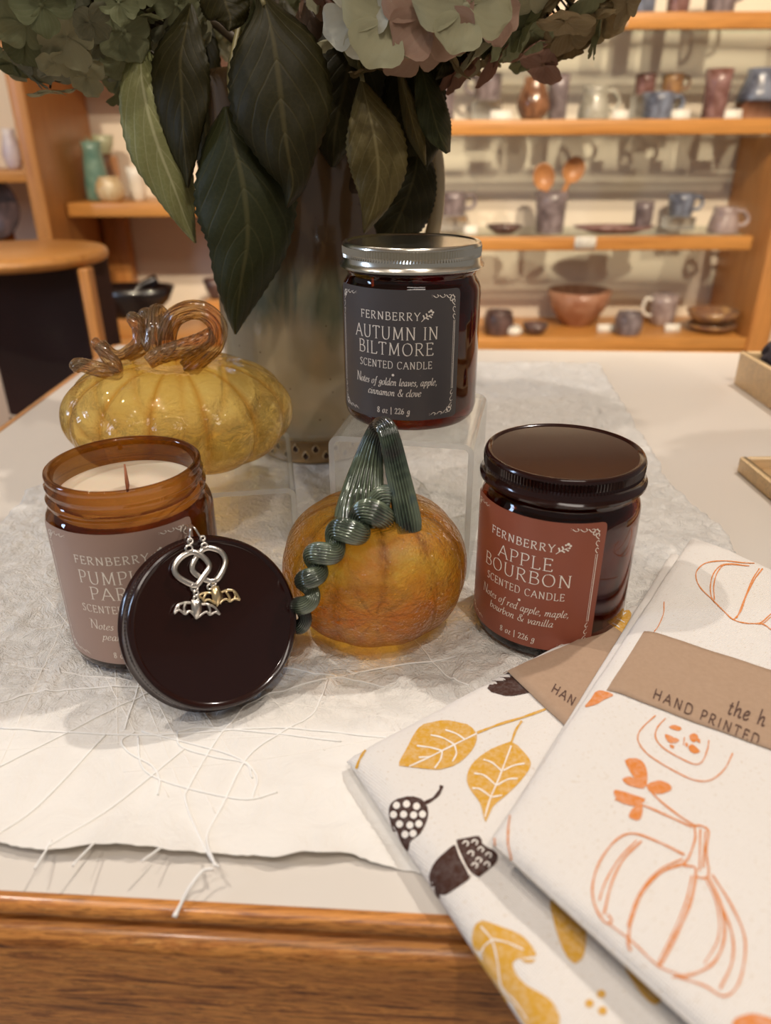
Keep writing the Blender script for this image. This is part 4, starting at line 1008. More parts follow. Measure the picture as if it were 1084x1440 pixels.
h_back = head('pale green hydrangea head behind the big dark leaves', hc(345, -62, .64), .066, 90, [P_cream, P_green], .0190, 21,
     [(-.08, .60, .33), (-.065, .58, .27), (-.06, .565, .12), (VX-.01, VY, .032)])
leaf(h_left, [(209, 45, .475, 2), (198, 85, .468, 20), (204, 140, .462, 38), (222, 205, .458, 43), (245, 265, .456, 30), (262, 312, .458, 13), (275, 342, .46, 1)], L_pale, label='pale green leaf showing its underside', tilt=.006)
leaf(h_left, [(232, 118, .48, 4), (247, 160, .476, 18), (258, 200, .474, 16), (268, 232, .474, 3)], L_pale, tilt=-.004)
leaf(h_left, [(268, 5, .470, 3), (262, 40, .462, 22), (254, 85, .456, 40), (256, 135, .452, 40), (258, 190, .450, 27), (262, 235, .452, 12), (264, 264, .454, 1)], L_dark, tilt=-.004)
leaf(h_left, [(310, -40, .46, 20), (316, 0, .455, 36), (324, 25, .452, 26), (322, 44, .450, 1)], L_dark)
leaf(h_mid, [(352, -40, .455, 4), (372, 5, .448, 14), (384, 55, .440, 55), (392, 110, .434, 73), (398, 165, .430, 70), (405, 215, .428, 45), (412, 258, .430, 20), (404, 292, .432, 1)], L_dark, cup=.012)
leaf(h_mid, [(318, 150, .458, 4), (326, 190, .450, 40), (338, 240, .444, 66), (346, 290, .440, 73), (348, 340, .438, 60), (340, 390, .438, 42), (334, 435, .440, 20), (331, 470, .442, 1)], L_mid, cup=.012, tilt=.004)
leaf(h_mid, [(508, 112, .465, 2), (517, 150, .458, 24), (527, 195, .452, 42), (532, 240, .450, 40), (527, 283, .450, 23), (512, 328, .452, 1)], L_olive, label='olive leaf underside with strong veins', cup=.004)
leaf(h_mid, [(588, 200, .492, 6), (584, 240, .486, 30), (572, 280, .482, 40), (556, 318, .480, 34), (545, 350, .480, 8)], L_dark)
leaf(h_right, [(585, 70, .475, 4), (596, 110, .468, 14), (606, 150, .462, 22), (616, 185, .458, 20), (630, 215, .458, 3)], L_mid, tilt=.010)
leaf(h_right, [(560, 95, .472, 2), (572, 140, .466, 10), (584, 185, .462, 13), (598, 232, .462, 1)], L_olive, tilt=-.006)
leaf(h_right, [(590, 40, .500, 6), (588, 95, .496, 36), (584, 150, .492, 44), (590, 205, .488, 32), (600, 240, .488, 2)], L_dark)
leaf(h_right, [(626, 40, .49, 4), (632, 68, .486, 26), (622, 92, .484, 20), (612, 112, .484, 1)], L_dark)
leaf(h_right, [(668, 40, .48, 3), (676, 64, .478, 18), (680, 84, .478, 1)], L_mid)
leaf(h_mid, [(505, -20, .505, 6), (498, 50, .50, 44), (486, 115, .496, 55), (472, 180, .494, 40), (468, 235, .494, 3)], L_dark)
leaf(h_mid, [(545, 0, .512, 6), (548, 60, .508, 46), (545, 125, .505, 52), (540, 190, .502, 40), (535, 235, .502, 3)], L_dark)
leaf(h_back, [(430, 0, .53, 6), (440, 60, .525, 40), (448, 130, .52, 52), (452, 200, .517, 40), (440, 256, .515, 6)], L_brown)
leaf(h_back, [(478, 120, .515, 6), (474, 180, .512, 30), (470, 240, .509, 44), (478, 290, .508, 30), (495, 330, .508, 2)], L_brown)
leaf(h_back, [(446, 20, .545, 4), (442, 45, .542, 36), (430, 75, .54, 36), (440, 105, .54, 3)], L_mid)
leaf(h_back, [(398, 0, .56, 4), (405, 80, .555, 50), (415, 160, .552, 46), (420, 225, .55, 4)], L_dark)
leaf(h_left, [(225, -30, .53, 4), (215, 20, .527, 36), (200, 65, .524, 26), (190, 95, .524, 1)], L_brown)
leaf(h_left, [(262, -30, .55, 4), (272, 60, .545, 34), (282, 130, .54, 30), (290, 200, .54, 20), (284, 262, .54, 1)], L_dark)
for P in ([(209, 45, .475), (206, 20, .48), (225, 5, .50), (255, -30, .53)], [(372, 8, .448), (358, -30, .455), (350, -60, .47)], [(510, 115, .465), (505, 80, .475), (512, 30, .50), (530, -20, .51)],
          [(560, 96, .472), (552, 60, .485), (560, 10, .50)], [(330, 160, .455), (322, 110, .47), (330, 60, .50), (345, 0, .53)]):
    obj('leaf_stalk', tube(crom([tuple(at(*q[:2], Y=q[2])) for q in P], 16), .0013, 8), simple('leaf_stalk_green', (0.20, 0.17, 0.07), .5) if 'leaf_stalk_green' not in bpy.data.materials else bpy.data.materials['leaf_stalk_green'], h_mid)

# ------------------------------------------------------------------ printed tea towels
t = NT('cotton_flour_sack'); co = t.coord()
wv = t.n('ShaderNodeTexWave', {'Vector': t.map(co, (1, 1, 1), (0, 0, 0.9)), 'Scale': 420, 'Distortion': 1.5}).outputs['Fac']
wv2 = t.n('ShaderNodeTexWave', {'Vector': t.map(co, (1, 1, 1), (0, 0, 0.9+PI/2)), 'Scale': 420, 'Distortion': 1.5}).outputs['Fac']
slub = t.noise(t.map(co, (1, 1, 1)), 240, 3, 0.7)
c = t.mix(t.ramp(t.noise(co, 900, 2), [(0.62, (0, 0, 0)), (0.75, (1, 1, 1))]), (0.775, 0.73, 0.675), (0.66, 0.57, 0.46))
hh = t.math('ADD', t.math('ADD', t.math('MULTIPLY', wv, 0.2), t.math('MULTIPLY', wv2, 0.2)), t.math('ADD', slub, t.math('MULTIPLY', t.noise(co, 35, 4), 2.0)))
cotton = t.surf(t.pbr(col=c, rough=0.9, spec=0.2, sheen=0.2, normal=t.bump(hh, 0.5, 0.0012)))
def inkm(name, c, k=0.25):
    t = NT(name); co = t.coord()
    b = t.mix(t.ramp(t.noise(co, 500, 3, .7), [(0.4, (0, 0, 0)), (0.75, (1, 1, 1))]), c, tuple(x*(1-k)+0.8*k for x in c))
    return t.surf(t.pbr(col=b, rough=0.85, spec=0.2))
i_yel = inkm('mustard_ink', (0.62, 0.33, 0.035)); i_bro = inkm('brown_ink', (0.055, 0.022, 0.014), .08); i_ora = inkm('orange_ink', (0.66, 0.22, 0.045)); i_whi = inkm('unprinted_cloth', (0.80, 0.745, 0.67), 0)
t = NT('kraft_paper'); co = t.coord()
kraft = t.surf(t.pbr(col=t.mix(t.noise(co, 450, 5, .7), (0.33, 0.215, 0.135), (0.44, 0.30, 0.20)), rough=0.8, normal=t.bump(t.noise(co, 700, 3), 0.15, 0.0004)))
pencil = simple('brown_handwriting', (0.10, 0.05, 0.035), 0.8)

def edge_drop(e, h):
    """how far the upper face of soft cloth sinks at distance e from an edge"""
    return h*0.62*max(0.0, 1-e/0.013)**2
def slab_loop(TL, NL, TR, NR, z0, z1, v, grow=0.0, wob=0.0, seed=0, n_top=34, hs=1.0, ve=1.0):
    """closed cross-section of a folded towel at length v (0 far end, 1 near end)"""
    L = TL.lerp(NL, v); R = TR.lerp(NR, v); d = (R-L); W_ = d.length; d = d/W_
    h = ((z1-z0)/2+grow)*hs; zc = (z0+z1)/2-(z1-z0)/2*(1-hs)*0.35
    m = 7
    pts = [(h-grow-h*math.sin(PI*k/m), -h*math.cos(PI*k/m)) for k in range(m+1)]
    for k in range(1, n_top): pts.append((h+(W_-2*h)*(k/n_top)**1.6, h))
    pts += [(W_-h+grow+h*math.sin(PI*k/m), h*math.cos(PI*k/m)) for k in range(m+1)]
    for k in range(1, n_top): pts.append((W_-h-(W_-2*h)*k/n_top, -h))
    out = []
    for x, z in pts:
        p = L+d*x; zz = zc+z
        if z > 0:
            if wob: zz += hs*(wob*noise.noise(Vector((p.x*32, p.y*32, seed)))+wob*.5*noise.noise(Vector((p.x*80, p.y*80, seed))))
            zz -= edge_drop(min(x, W_-x), h)*z/h+edge_drop(ve, h)*z/h*(1 if min(x, W_-x) > .004 else .5)
        out.append(Vector((p.x, p.y, zz)))
    return out
def slab(TL, NL, TR, NR, z0, z1, nv=60, v0=0.0, v1=1.0, wob=0.0, seed=0):
    rows = []; Ln = (TL-NL).length; hh = (z1-z0)/2
    vs_ = [0, .002, .005, .010, .017, .026]
    vs_ = vs_+[.035+.93*k/nv for k in range(nv+1)]+[1-q for q in reversed(vs_)]
    for q in vs_:
        v = v0+(v1-v0)*q; e = min(v-v0, v1-v)*Ln
        hs = math.sqrt(max(0.0025, 1-max(0, 1-e/hh)**2))
        rows.append(slab_loop(TL, NL, TR, NR, z0, z1, v, 0.0, wob=wob, seed=seed, hs=hs, ve=e))
    V = [p for r in rows for p in r]; n = len(rows[0]); m_ = len(rows)-1
    F = [(j*n+i, j*n+(i+1) % n, (j+1)*n+(i+1) % n, (j+1)*n+i) for j in range(m_) for i in range(n)]
    F.append(tuple(range(n))); F.append(tuple(reversed(range(m_*n, m_*n+n))))
    return V, F
def vz(z): return Vector((0, 0, z))
def tri_bvh(ds):
    V, F = [], []
    for d in ds:
        n = len(V); V += [tuple(p) for p in d[0]]; F += [tuple(i+n for i in f) for f in d[1]]
    return BVHTree.FromPolygons(V, F)
def project(bvh, px, py, lift):
    h = bvh.ray_cast(CAM, ray(px, py))
    if h[0] is None: return None
    n = h[1] if h[1].z > 0 else -h[1]
    return h[0]+n*lift, n
def print_ribbon(bvh, pts, wpx, lift=0.00022, smooth=True):
    Q = crom(pts, 7*(len(pts)-1)) if smooth and len(pts) > 2 else crom(pts, 8*(len(pts)-1)) if len(pts) > 2 else crom(pts, 8)
    V, F = [], []; last = False
    for i, q in enumerate(Q):
        a = Q[max(0, i-1)]; b = Q[min(len(Q)-1, i+1)]; dx, dy = b[0]-a[0], b[1]-a[1]; L = math.hypot(dx, dy) or 1e-6
        wd = wpx*(0.8+0.4*abs(math.sin(i*0.37+pts[0][0])))/2
        A = project(bvh, q[0]-dy/L*wd, q[1]+dx/L*wd, lift); B = project(bvh, q[0]+dy/L*wd, q[1]-dx/L*wd, lift)
        if A is None or B is None or (A[0]-B[0]).length > 0.012: last = False; continue
        V += [A[0], B[0]]; k = len(V)
        if last and (V[k-3]-V[k-1]).length < .02: F.append((k-4, k-3, k-1, k-2))
        last = True
    return V, F
def print_fill(bvh, poly, lift=0.0002, step=5):
    """fill of an outline, gridded so that it follows the cloth"""
    P = closed(poly, 6*len(poly)) if len(poly) > 4 else poly
    ys = [p[1] for p in P]; y0, y1 = min(ys), max(ys); n = max(3, int((y1-y0)/step)); rows = []
    for k in range(n+1):
        y = y0+0.2+(y1-y0-0.4)*k/n; xs = []
        for i in range(len(P)):
            a, b = P[i], P[(i+1) % len(P)]
            if (a[1] <= y) != (b[1] <= y): xs.append(a[0]+(b[0]-a[0])*(y-a[1])/(b[1]-a[1]))
        xs.sort(); rows.append((y, xs))
    V, F = [], []; prev = {}
    for y, xs in rows:
        cur = {}
        for s in range(0, len(xs)-1, 2):
            m_ = 8; idx = []
            for i in range(m_+1):
                h = project(bvh, xs[s]+(xs[s+1]-xs[s])*i/m_, y, lift); idx.append(len(V)); V.append(h[0] if h else None)
            cur[s] = idx
            if s in prev:
                for i in range(m_): F.append((prev[s][i], prev[s][i+1], idx[i+1], idx[i]))
        prev = cur
    ok = [v is not None for v in V]; F = [f for f in F if all(ok[i] for i in f) and max((V[f[0]]-V[f[2]]).length, 0) < .02]
    V = [v if v is not None else Vector((0, 0, 0)) for v in V]
    used = sorted(set(i for f in F for i in f)); mp = {u: i for i, u in enumerate(used)}
    return [V[u] for u in used], [tuple(mp[i] for i in f) for f in F]
# coordinates read in enlargements of the photograph
ZA = lambda L: [(480+x/1.794, 740+y/1.794) for x, y in L]
ZE = lambda L: [(780+x/3.566, 740+y/3.566) for x, y in L]
def pjoin(name, lst, m, par):
    lst = [l for l in lst if l[1]]
    if lst: return obj(name, join(*lst), m, par)
def peach(name, lst, m, par):
    for l in lst:
        if l[1]: obj(name, l, m, par)

# back towel: leaves and acorns
bz0, bz1 = 0.0012, 0.0135
A_ = at(487, 1063, z=.0085); B_ = at(893, 846, z=.0085); C_ = at(742, 1446, z=.0085)
u_ = (B_-A_); v_ = (C_-A_)
bTL, bNL = Vector((A_.x, A_.y, 0)), Vector((A_.x, A_.y, 0))+Vector((v_.x, v_.y, 0))*1.55
bTR, bNR = Vector((B_.x, B_.y, 0)), Vector((B_.x, B_.y, 0))+Vector((v_.x, v_.y, 0))*1.55
bt_ = thing('tea_towel', 'folded tea towel printed with yellow leaves and brown acorns, lying underneath', 'towel', (A_.x+.08, A_.y, 0.001))
D1 = slab(bTL, bNL, bTR, bNR, bz0, bz1, 90, wob=.0010, seed=4)
obj('folded_cloth', D1, cotton, bt_)
BV1 = tri_bvh([D1])
# front towel: pumpkins
fz0, fzm, fz1 = 0.0150, 0.0212, 0.0285
TLf = at(973, 756, z=.0245); NLf = at(691, 1183, z=.0245); dl = at(976, 1441, z=.0245)
TL2, NL2 = Vector((TLf.x, TLf.y, 0)), Vector((NLf.x, NLf.y, 0)); ud = (Vector((dl.x, dl.y, 0))-NL2).normalized(); uf = (at(1084, 800, z=.027)-at(985, 758, z=.027)); uf.z = 0; uf.normalize()
TR2, NR2 = TL2+uf*.165, NL2+ud*.165
ft_ = thing('tea_towel', 'folded tea towel printed with orange pumpkins, lying on top of the other towel', 'towel', (TL2.x, TL2.y, fz0))
D2 = slab(TL2, NL2, TR2, NR2, fzm, fz1, 90, wob=.0011, seed=11)
out_ = Vector((-ud.y, ud.x, 0)); lo = -ud*.0072
D3 = slab(TL2+lo-(NL2-TL2)*-.055, NL2+lo*.25, TR2, NR2, fz0, fzm+.0003, 90, v1=.975, wob=.0006, seed=12)
obj('folded_cloth', D2, cotton, ft_); obj('folded_cloth', D3, cotton, ft_)
BV2 = tri_bvh([D2, D3])
# kraft bands
def on_edge(px, py, TL, NL, z):
    p = at(px, py, z=z); d = NL-TL; return (Vector((p.x, p.y, 0))-TL).dot(d)/d.length_squared
def band(TL, NL, TR, NR, z0, z1, v0, v1, skew, wob, seed, par):
    """paper loop round the towel, skewed along its length"""
    nv = 16; base = slab_loop(TL, NL, TR, NR, z0, z1, 0.0, 0.0007); endr = slab_loop(TL, NL, TR, NR, z0, z1, 1.0, 0.0007)
    W_ = (TR-TL).length; rows = []
    for j in range(nv+1):
        row = []
        for a, b in zip(base, endr):
            u = ((a-base[4]).to_2d().length)/W_; v = v0+(v1-v0)*j/nv+skew*u; p = a.lerp(b, v)
            if p.z > (z0+z1)/2: p.z += wob*noise.noise(Vector((p.x*32, p.y*32, seed)))+wob*.5*noise.noise(Vector((p.x*80, p.y*80, seed)))
            row.append(p)
        rows.append(row)
    n = len(rows[0]); V = [p for r in rows for p in r]
    F = [(j*n+i, j*n+(i+1) % n, (j+1)*n+(i+1) % n, (j+1)*n+i) for j in range(nv) for i in range(n)]
    o = obj('paper_band', (V, F), kraft, par); solid(o, .0003, 1); subinv(o)
    return o, (V, F)
va, vb = on_edge(900, 889, TL2, NL2, .027), on_edge(842, 971, TL2, NL2, .027)
pr = at(1084, 946, z=.0285); d_ = NL2-TL2
# slant of the band across the towel
_u = (Vector((pr.x, pr.y, 0))-TL2).dot(uf)/.165
_vv = (Vector((pr.x, pr.y, 0))-(TL2+uf*.165*_u)).dot(d_)/d_.length_squared
skew2 = (_vv-va)/max(_u, .05)
bo, bd = band(TL2, NL2, TR2, NR2, fz0, fz1, va, vb, skew2, .0011, 11, ft_)
BB2 = tri_bvh([bd]); 
k1 = at(712, 944, z=.0135); k2 = at(786, 1013, z=.0135); ub = (bTR-bTL); Wb = ub.length; ub = ub/Wb; vbv = bNL-bTL
def bcoords(px, py):
    p = at(px, py, z=.0135)-bTL; p.z = 0
    den = ub.x*vbv.y-ub.y*vbv.x
    return ((p.x*vbv.y-p.y*vbv.x)/den/Wb, (ub.x*p.y-ub.y*p.x)/den)
b_poly = [(712, 944), (786, 1013), (1000, 1120), (850, 880)]
def band_b():
    """band of the lower towel: crosses it from its far edge to the near one"""
    nv, nu = 40, 12; rows = []
    (ua, va1), (ub1, vb1) = bcoords(712, 944), bcoords(786, 1015)
    (uc, vc1) = bcoords(858, 880)
    q0 = Vector((ua, va1)); dirv = Vector((ub1-ua, vb1-va1)); wid = Vector((uc-ua, vc1-va1))
    V = []
    for j in range(nv+1):
        tt = -0.06+3.2*j/nv
        for i in range(nu+1):
            c_ = q0+dirv*tt+wid*(i/nu)
            x = bTL+ub*(Wb*c_.x)+vbv*c_.y
            z = bz1+.0008
            z += .0010*noise.noise(Vector((x.x*32, x.y*32, 4)))+.0005*noise.noise(Vector((x.x*80, x.y*80, 4)))
            if tt < 0: z -= .0035*(-tt/.06)
            V.append(Vector((x.x, x.y, z)))
    return V, [(j*(nu+1)+i, j*(nu+1)+i+1, (j+1)*(nu+1)+i+1, (j+1)*(nu+1)+i) for j in range(nv) for i in range(nu)]
db = band_b(); ob = obj('paper_band', db, kraft, bt_); solid(ob, .0003, 0); subinv(ob); BB1 = tri_bvh([db])
# hand lettering on the bands
def handtext(bvh, text, org, xd, yd, size, par, wpx, track=.12):
    st, tw = glyph_strokes(text, 1.0, track); L = []
    for p, serif in st:
        if serif: continue
        pts = [(org[0]+xd[0]*size*a+yd[0]*size*b, org[1]+xd[1]*size*a+yd[1]*size*b) for a, b in p]
        L.append(print_ribbon(bvh, pts, wpx, .00035, smooth=False))
    return pjoin('handwriting', L, pencil, par)
handtext(BB2, 'HAND PRINTED', (917, 982), (.93, .42), (.30, -.93), 14.5, bo, 1.6, .27)
handtext(BB2, 'the h', (1022, 1004), (.95, .33), (.22, -1.0), 27, bo, 2.0, .05)
handtext(BB1, 'HAN', (774, 973), (.84, .56), (.45, -.85), 13.5, ob, 1.7, .16)

Y_ = []; W2 = []; BR = []
Y_.append(print_fill(BV1, ZA([(145,605),(165,560),(190,515),(215,497),(260,490),(310,497),(335,515),(342,535),(330,565),(300,595),(265,612),(230,615),(190,608)])))
Y_.append(print_fill(BV1, ZA([(362,745),(350,700),(325,665),(316,635),(330,600),(365,570),(400,553),(430,545),(455,565),(478,600),(455,640),(415,680),(385,705),(370,735)])))
Y_.append(print_fill(BV1, ZA([(330,1035),(350,995),(400,1010),(450,1030),(480,1060),(492,1085),(485,1100),(468,1103),(446,1092),(432,1105),(445,1135),(470,1160),(505,1180),(535,1205),(550,1256),(500,1300),(450,1256),(400,1170),(345,1090)])))
Y_.append(print_fill(BV1, ZA([(530,940),(536,1000),(555,1060),(575,1095),(592,1104),(610,1085),(617,1040),(616,990),(606,945)])))
Y_.append(print_fill(BV1, ZA([(695,1045),(712,1110),(745,1165),(775,1200),(795,1207),(808,1190),(805,1150),(790,1090),(760,1040)])))
Y_.append(print_fill(BV1, ZA([(870,1140),(872,1190),(885,1220),(905,1230),(945,1210),(940,1160)])))
Y_.append(print_fill(BV1, [(812, 897), (830, 883), (855, 868), (884, 858), (886, 872), (870, 900), (856, 918), (846, 908)]))
for c_ in ((655, 1181), (625, 1205), (658, 1223)): Y_.append(print_fill(BV1, ZA([(c_[0]+11*math.cos(k*PI/4), c_[1]+11*math.sin(k*PI/4)) for k in range(8)]), step=2))
for L_ in ([(342,522),(400,500),(460,482),(515,462)], [(428,548),(440,515),(455,492)], [(76,553),(60,568),(47,588),(38,612)]): Y_.append(print_ribbon(BV1, ZA(L_), 3.2))
for L_ in ([(170,608),(220,585),(280,555),(340,525)], [(255,568),(225,560),(190,555)], [(255,568),(250,590),(235,612)], [(285,552),(255,535),(225,528)], [(285,552),(290,575),(280,595)], [(312,540),(290,525),(262,515)], [(225,583),(195,585)],
           [(362,735),(375,690),(400,630),(428,555)], [(378,685),(350,665),(330,662)], [(380,685),(405,680)], [(390,655),(360,630),(335,625)], [(392,655),(420,640),(445,638)], [(405,620),(380,598),(358,590)], [(408,618),(435,605),(462,600)],
           [(352,1010),(380,1045),(395,1100),(405,1160),(440,1200),(470,1245)], [(380,1042),(420,1052),(460,1070)], [(380,1045),(362,1060),(352,1080)]): W2.append(print_ribbon(BV1, ZA(L_), 2.0, .00036))
for k in range(5): W2.append(print_ribbon(BV1, [(822+k*11, 889-k*6), (836+k*9, 892-k*5), (850+k*7, 904-k*7)], 1.4, .00036))
W2.append(print_ribbon(BV1, [(820, 895), (850, 885), (880, 862)], 1.6, .00037))
BR.append(print_fill(BV1, ZA([(365,372),(380,366),(392,362),(405,368),(422,370),(450,393),(480,418),(440,428),(405,428),(380,420),(368,410),(376,395),(364,385)])))
BR.append(print_fill(BV1, ZA([(120,720),(130,695),(160,683),(195,685),(215,705),(218,735),(200,775),(175,795),(168,820),(150,800),(130,765)]), step=3))
BR.append(print_ribbon(BV1, ZA([(205,702),(232,688),(248,670),(253,655)]), 4.5))
BR.append(print_fill(BV1, ZA([(287,805),(262,822),(236,848),(222,880),(226,905),(232,925),(248,938),(280,920),(325,888),(316,868),(302,840)])))
BR.append(print_fill(BV1, ZA([(290,792),(320,785),(350,783),(356,803),(370,812),(392,825),(391,848),(365,872),(345,886),(322,868),(302,835)])))
for cx_, cy_ in ((140,705),(165,702),(190,708),(133,728),(158,728),(183,730),(205,728),(148,752),(174,755),(196,752),(162,778),(182,776)):
    W2.append(print_fill(BV1, ZA([(cx_+9*math.cos(k*PI/3), cy_+9.5*math.sin(k*PI/3)) for k in range(6)]), .00036, 2))
for cx_, cy_ in ((312,803),(335,800),(325,828),(350,818),(345,845),(370,832),(335,858),(366,856)): W2.append(print_ribbon(BV1, ZA([(cx_-7,cy_),(cx_,cy_-7),(cx_+8,cy_-2),(cx_+4,cy_+6)]), 1.9, .00036))
W2.append(print_ribbon(BV1, ZA([(287,800),(302,838),(325,882)]), 2.6, .00038))
peach('yellow_print', Y_, i_yel, bt_); peach('brown_print', BR, i_bro, bt_); tag(pjoin('unprinted_lines', W2, i_whi, bt_), kind='stuff')
O_ = []; OF = []
for L_, w_ in (([(1090,225),(1060,192),(950,185),(850,175),(760,185),(715,220),(708,260),(730,310),(790,370),(850,430),(895,470),(960,488),(1040,492),(1084,520)],1.4), ([(960,200),(880,190),(830,200),(795,240),(780,300),(785,355),(802,385)],1.5), ([(975,200),(880,193),(842,200),(812,240),(797,300),(800,370)],1.4),
          ([(1042,213),(1000,270),(960,350),(930,430),(898,470)],1.8), ([(1025,213),(985,280),(945,380),(912,462)],1.6), ([(1084,440),(1040,480),(1008,492)],1.5), ([(1084,455),(1050,484),(1020,494)],1.2), ([(548,380),(545,440),(520,500),(498,530)],1.2),
          ([(505,950),(450,1000),(420,1040),(418,1080),(450,1130),(500,1170),(600,1230),(700,1275),(780,1275),(850,1220),(892,1140)],1.7), ([(555,965),(515,1010),(505,1060),(540,1110),(620,1160),(700,1195),(740,1180),(765,1120),(772,1075)],1.7), ([(650,1060),(645,1100)],1.2)):
    O_.append(print_ribbon(BV2, ZE(L_), w_))
for L_ in ([(205,832),(240,826),(295,848),(250,870),(205,897),(150,908),(180,870)], [(570,1005),(600,998),(635,1012),(625,1028),(590,1022)], [(552,1045),(575,1050),(600,1065),(595,1090),(570,1085),(556,1065)], [(600,1062),(625,1065),(620,1085),(600,1092)],
           [(675,1050),(700,1040),(720,1060),(700,1085),(680,1075)], [(670,1105),(690,1095),(715,1115),(730,1135),(700,1142),(678,1130)], [(705,1062),(730,1065),(728,1090),(712,1085)], [(575,1095),(600,1100),(596,1118),(580,1115)], [(655,1085),(670,1088),(665,1110),(652,1105)]): OF.append(print_fill(BV2, ZE(L_), step=2.5))
for L_ in ([(715,590),(732,586),(750,588),(765,602),(772,632),(765,660),(742,640),(725,615)], [(772,652),(800,642),(825,650),(833,664),(815,675),(790,676),(775,668)], [(708,638),(725,632),(745,640),(765,662),(740,660),(720,652)],
           [(686,668),(705,668),(735,678),(767,690),(745,706),(715,703),(695,690)], [(725,735),(735,712),(755,700),(760,712),(752,742)]): OF.append(print_fill(BV2, ZA(L_), step=3))
OF.append(print_fill(BV2, ZA([(985,1262),(1000,1238),(1035,1230),(1075,1238),(1110,1262),(1080,1290),(1020,1292)])))
for L_, w_ in (([(740,610),(790,680),(850,730),(892,757)],2.4), ([(690,690),(760,705),(830,735),(885,760)],2.4), ([(890,757),(892,790),(875,838),(860,855),(892,862),(895,885),(925,882),(920,820),(926,772),(908,757),(890,757)],2.6), ([(905,765),(903,870)],2.2), ([(918,770),(912,862)],2.2),
          ([(865,830),(800,798),(735,776),(690,795),(650,850),(633,910),(640,960),(665,1000),(682,997),(672,980)],2.6), ([(757,795),(712,840),(682,900),(662,980)],2.8), ([(745,793),(700,840),(665,900),(650,945)],2.2), ([(870,850),(810,872),(762,920),(732,990),(724,1050),(730,1072)],3.6), ([(860,840),(800,870),(750,930),(722,1010)],2.2),
          ([(895,880),(880,950),(850,1020),(815,1090),(798,1112)],4.0), ([(884,882),(868,950),(835,1030),(800,1100)],2.2), ([(925,885),(958,960),(965,1040),(940,1100),(890,1130),(835,1138)],3.4), ([(918,888),(948,960),(950,1040),(915,1105)],2.0),
          ([(935,880),(985,960),(1017,1040),(1012,1120),(992,1170),(960,1186),(915,1160),(840,1135)],2.6), ([(955,950),(985,1030),(985,1100),(955,1168)],3.0), ([(492,605),(450,650),(428,720),(420,790),(430,842)],2.2), ([(480,602),(430,655),(398,720),(387,780),(392,825)],2.2), ([(670,1000),(735,1050),(800,1110),(860,1135)],2.0)):
    O_.append(print_ribbon(BV2, ZA(L_), w_))
tag(pjoin('pumpkin_line_print', O_, i_ora, ft_), kind='stuff'); peach('orange_print', OF, i_ora, ft_)

# ------------------------------------------------------------------ wooden trays at the right end of the table
def tray(name, label, c0, axis_x, w_, d_, h, th, mm):
    """c0 near-left bottom corner"""
    ax = Vector(axis_x).normalized(); ay = Vector((-ax.y, ax.x, 0))
    tr_ = thing(name, label, 'tray', c0); Mx = Matrix(((ax.x, ay.x, 0, c0[0]), (ax.y, ay.y, 0, c0[1]), (0, 0, 1, c0[2]), (0, 0, 0, 1)))
    for b in (box(0, w_, 0, th, 0, h, .0008), box(0, w_, d_-th, d_, 0, h, .0008), box(0, th, th, d_-th, 0, h, .0008), box(w_-th, w_, th, d_-th, 0, h, .0008)):
        obj('side_board', xf(b, Mx), mm, tr_)
    obj('tray_floor', xf(box(th, w_-th, th, d_-th, 0.0005, .004), Mx), mm, tr_)
    return tr_, Mx
p0 = at(1031, 540, z=0.0); p1 = at(1084, 577, z=0.0); ed = (p1-p0).normalized()
h1_ = 0.0335
T1, M1 = tray('wooden_tray', 'pale wooden tray at the back right corner of the table, filled with dark yarn', (p0.x, p0.y, 0.0003), (ed.x, ed.y, 0), .24, .17, h1_, .006, oak_pale)
yarn = simple('charcoal_yarn', (0.055, 0.045, 0.055), 0.95, vary=.5, vscale=300, bump=(600, 0.8, 0.003))
for k, (x, y, r) in enumerate(((.0305, .0315, .0245), (.086, .038, .027), (.036, .088, .026), (.155, .07, .027), (.13, .125, .026))):
    c_ = M1 @ Vector((x, y, .0045+r*1.03)); nl = []
    for q in range(6):
        axv = Vector((math.sin(q*1.3+k), math.cos(q*2.1), math.sin(q*.7+1))).normalized(); u1 = axv.orthogonal().normalized(); u2 = axv.cross(u1)
        nl.append(tube([c_+(u1*math.cos(2*PI*i/40)+u2*math.sin(2*PI*i/40))*r*(.86)+axv*r*.10*math.sin(i) for i in range(40)], r*.17, 6, closed=True))
    nl.append(lathe([(0.0001, -r*.9), (r*.5, -r*.78), (r*.84, -r*.3), (r*.9, 0), (r*.84, r*.3), (r*.5, r*.78), (0.0001, r*.9)], 20, tuple(c_)))
    tag(obj('yarn_ball', join(*nl), yarn), 'dark yarn ball %s in the back right tray' % ('nearest the left corner', 'second along the near side', 'behind the first one', 'at the right of the near side', 'in the far middle')[k], 'yarn', 'yarn balls in the pale tray')
q0 = at(1040, 642, z=0.012); q1 = at(1084, 678, z=0.012)
ed2 = Vector((q1.x-q0.x, q1.y-q0.y, 0)).normalized()
T2, M2 = tray('wooden_tray', 'shallow wooden tray cut by the right edge, holding a dark pebble', (q0.x, q0.y, 0.0003), (ed2.x, ed2.y, 0), .20, .12, .0118, .005, oak_pale)
pb = lathe([(0.0001, 0), (.012, .001), (.020, .005), (.022, .009), (.018, .0135), (.009, .016), (0.0001, .0165)], 32, tuple(M2 @ Vector((.043, .034, .0045))))
tag(obj('pebble', pb, simple('dark_brown_stone', (0.05, 0.022, 0.018), .35, vary=.3)), 'dark brown pebble in the shallow wooden tray', 'pebble')

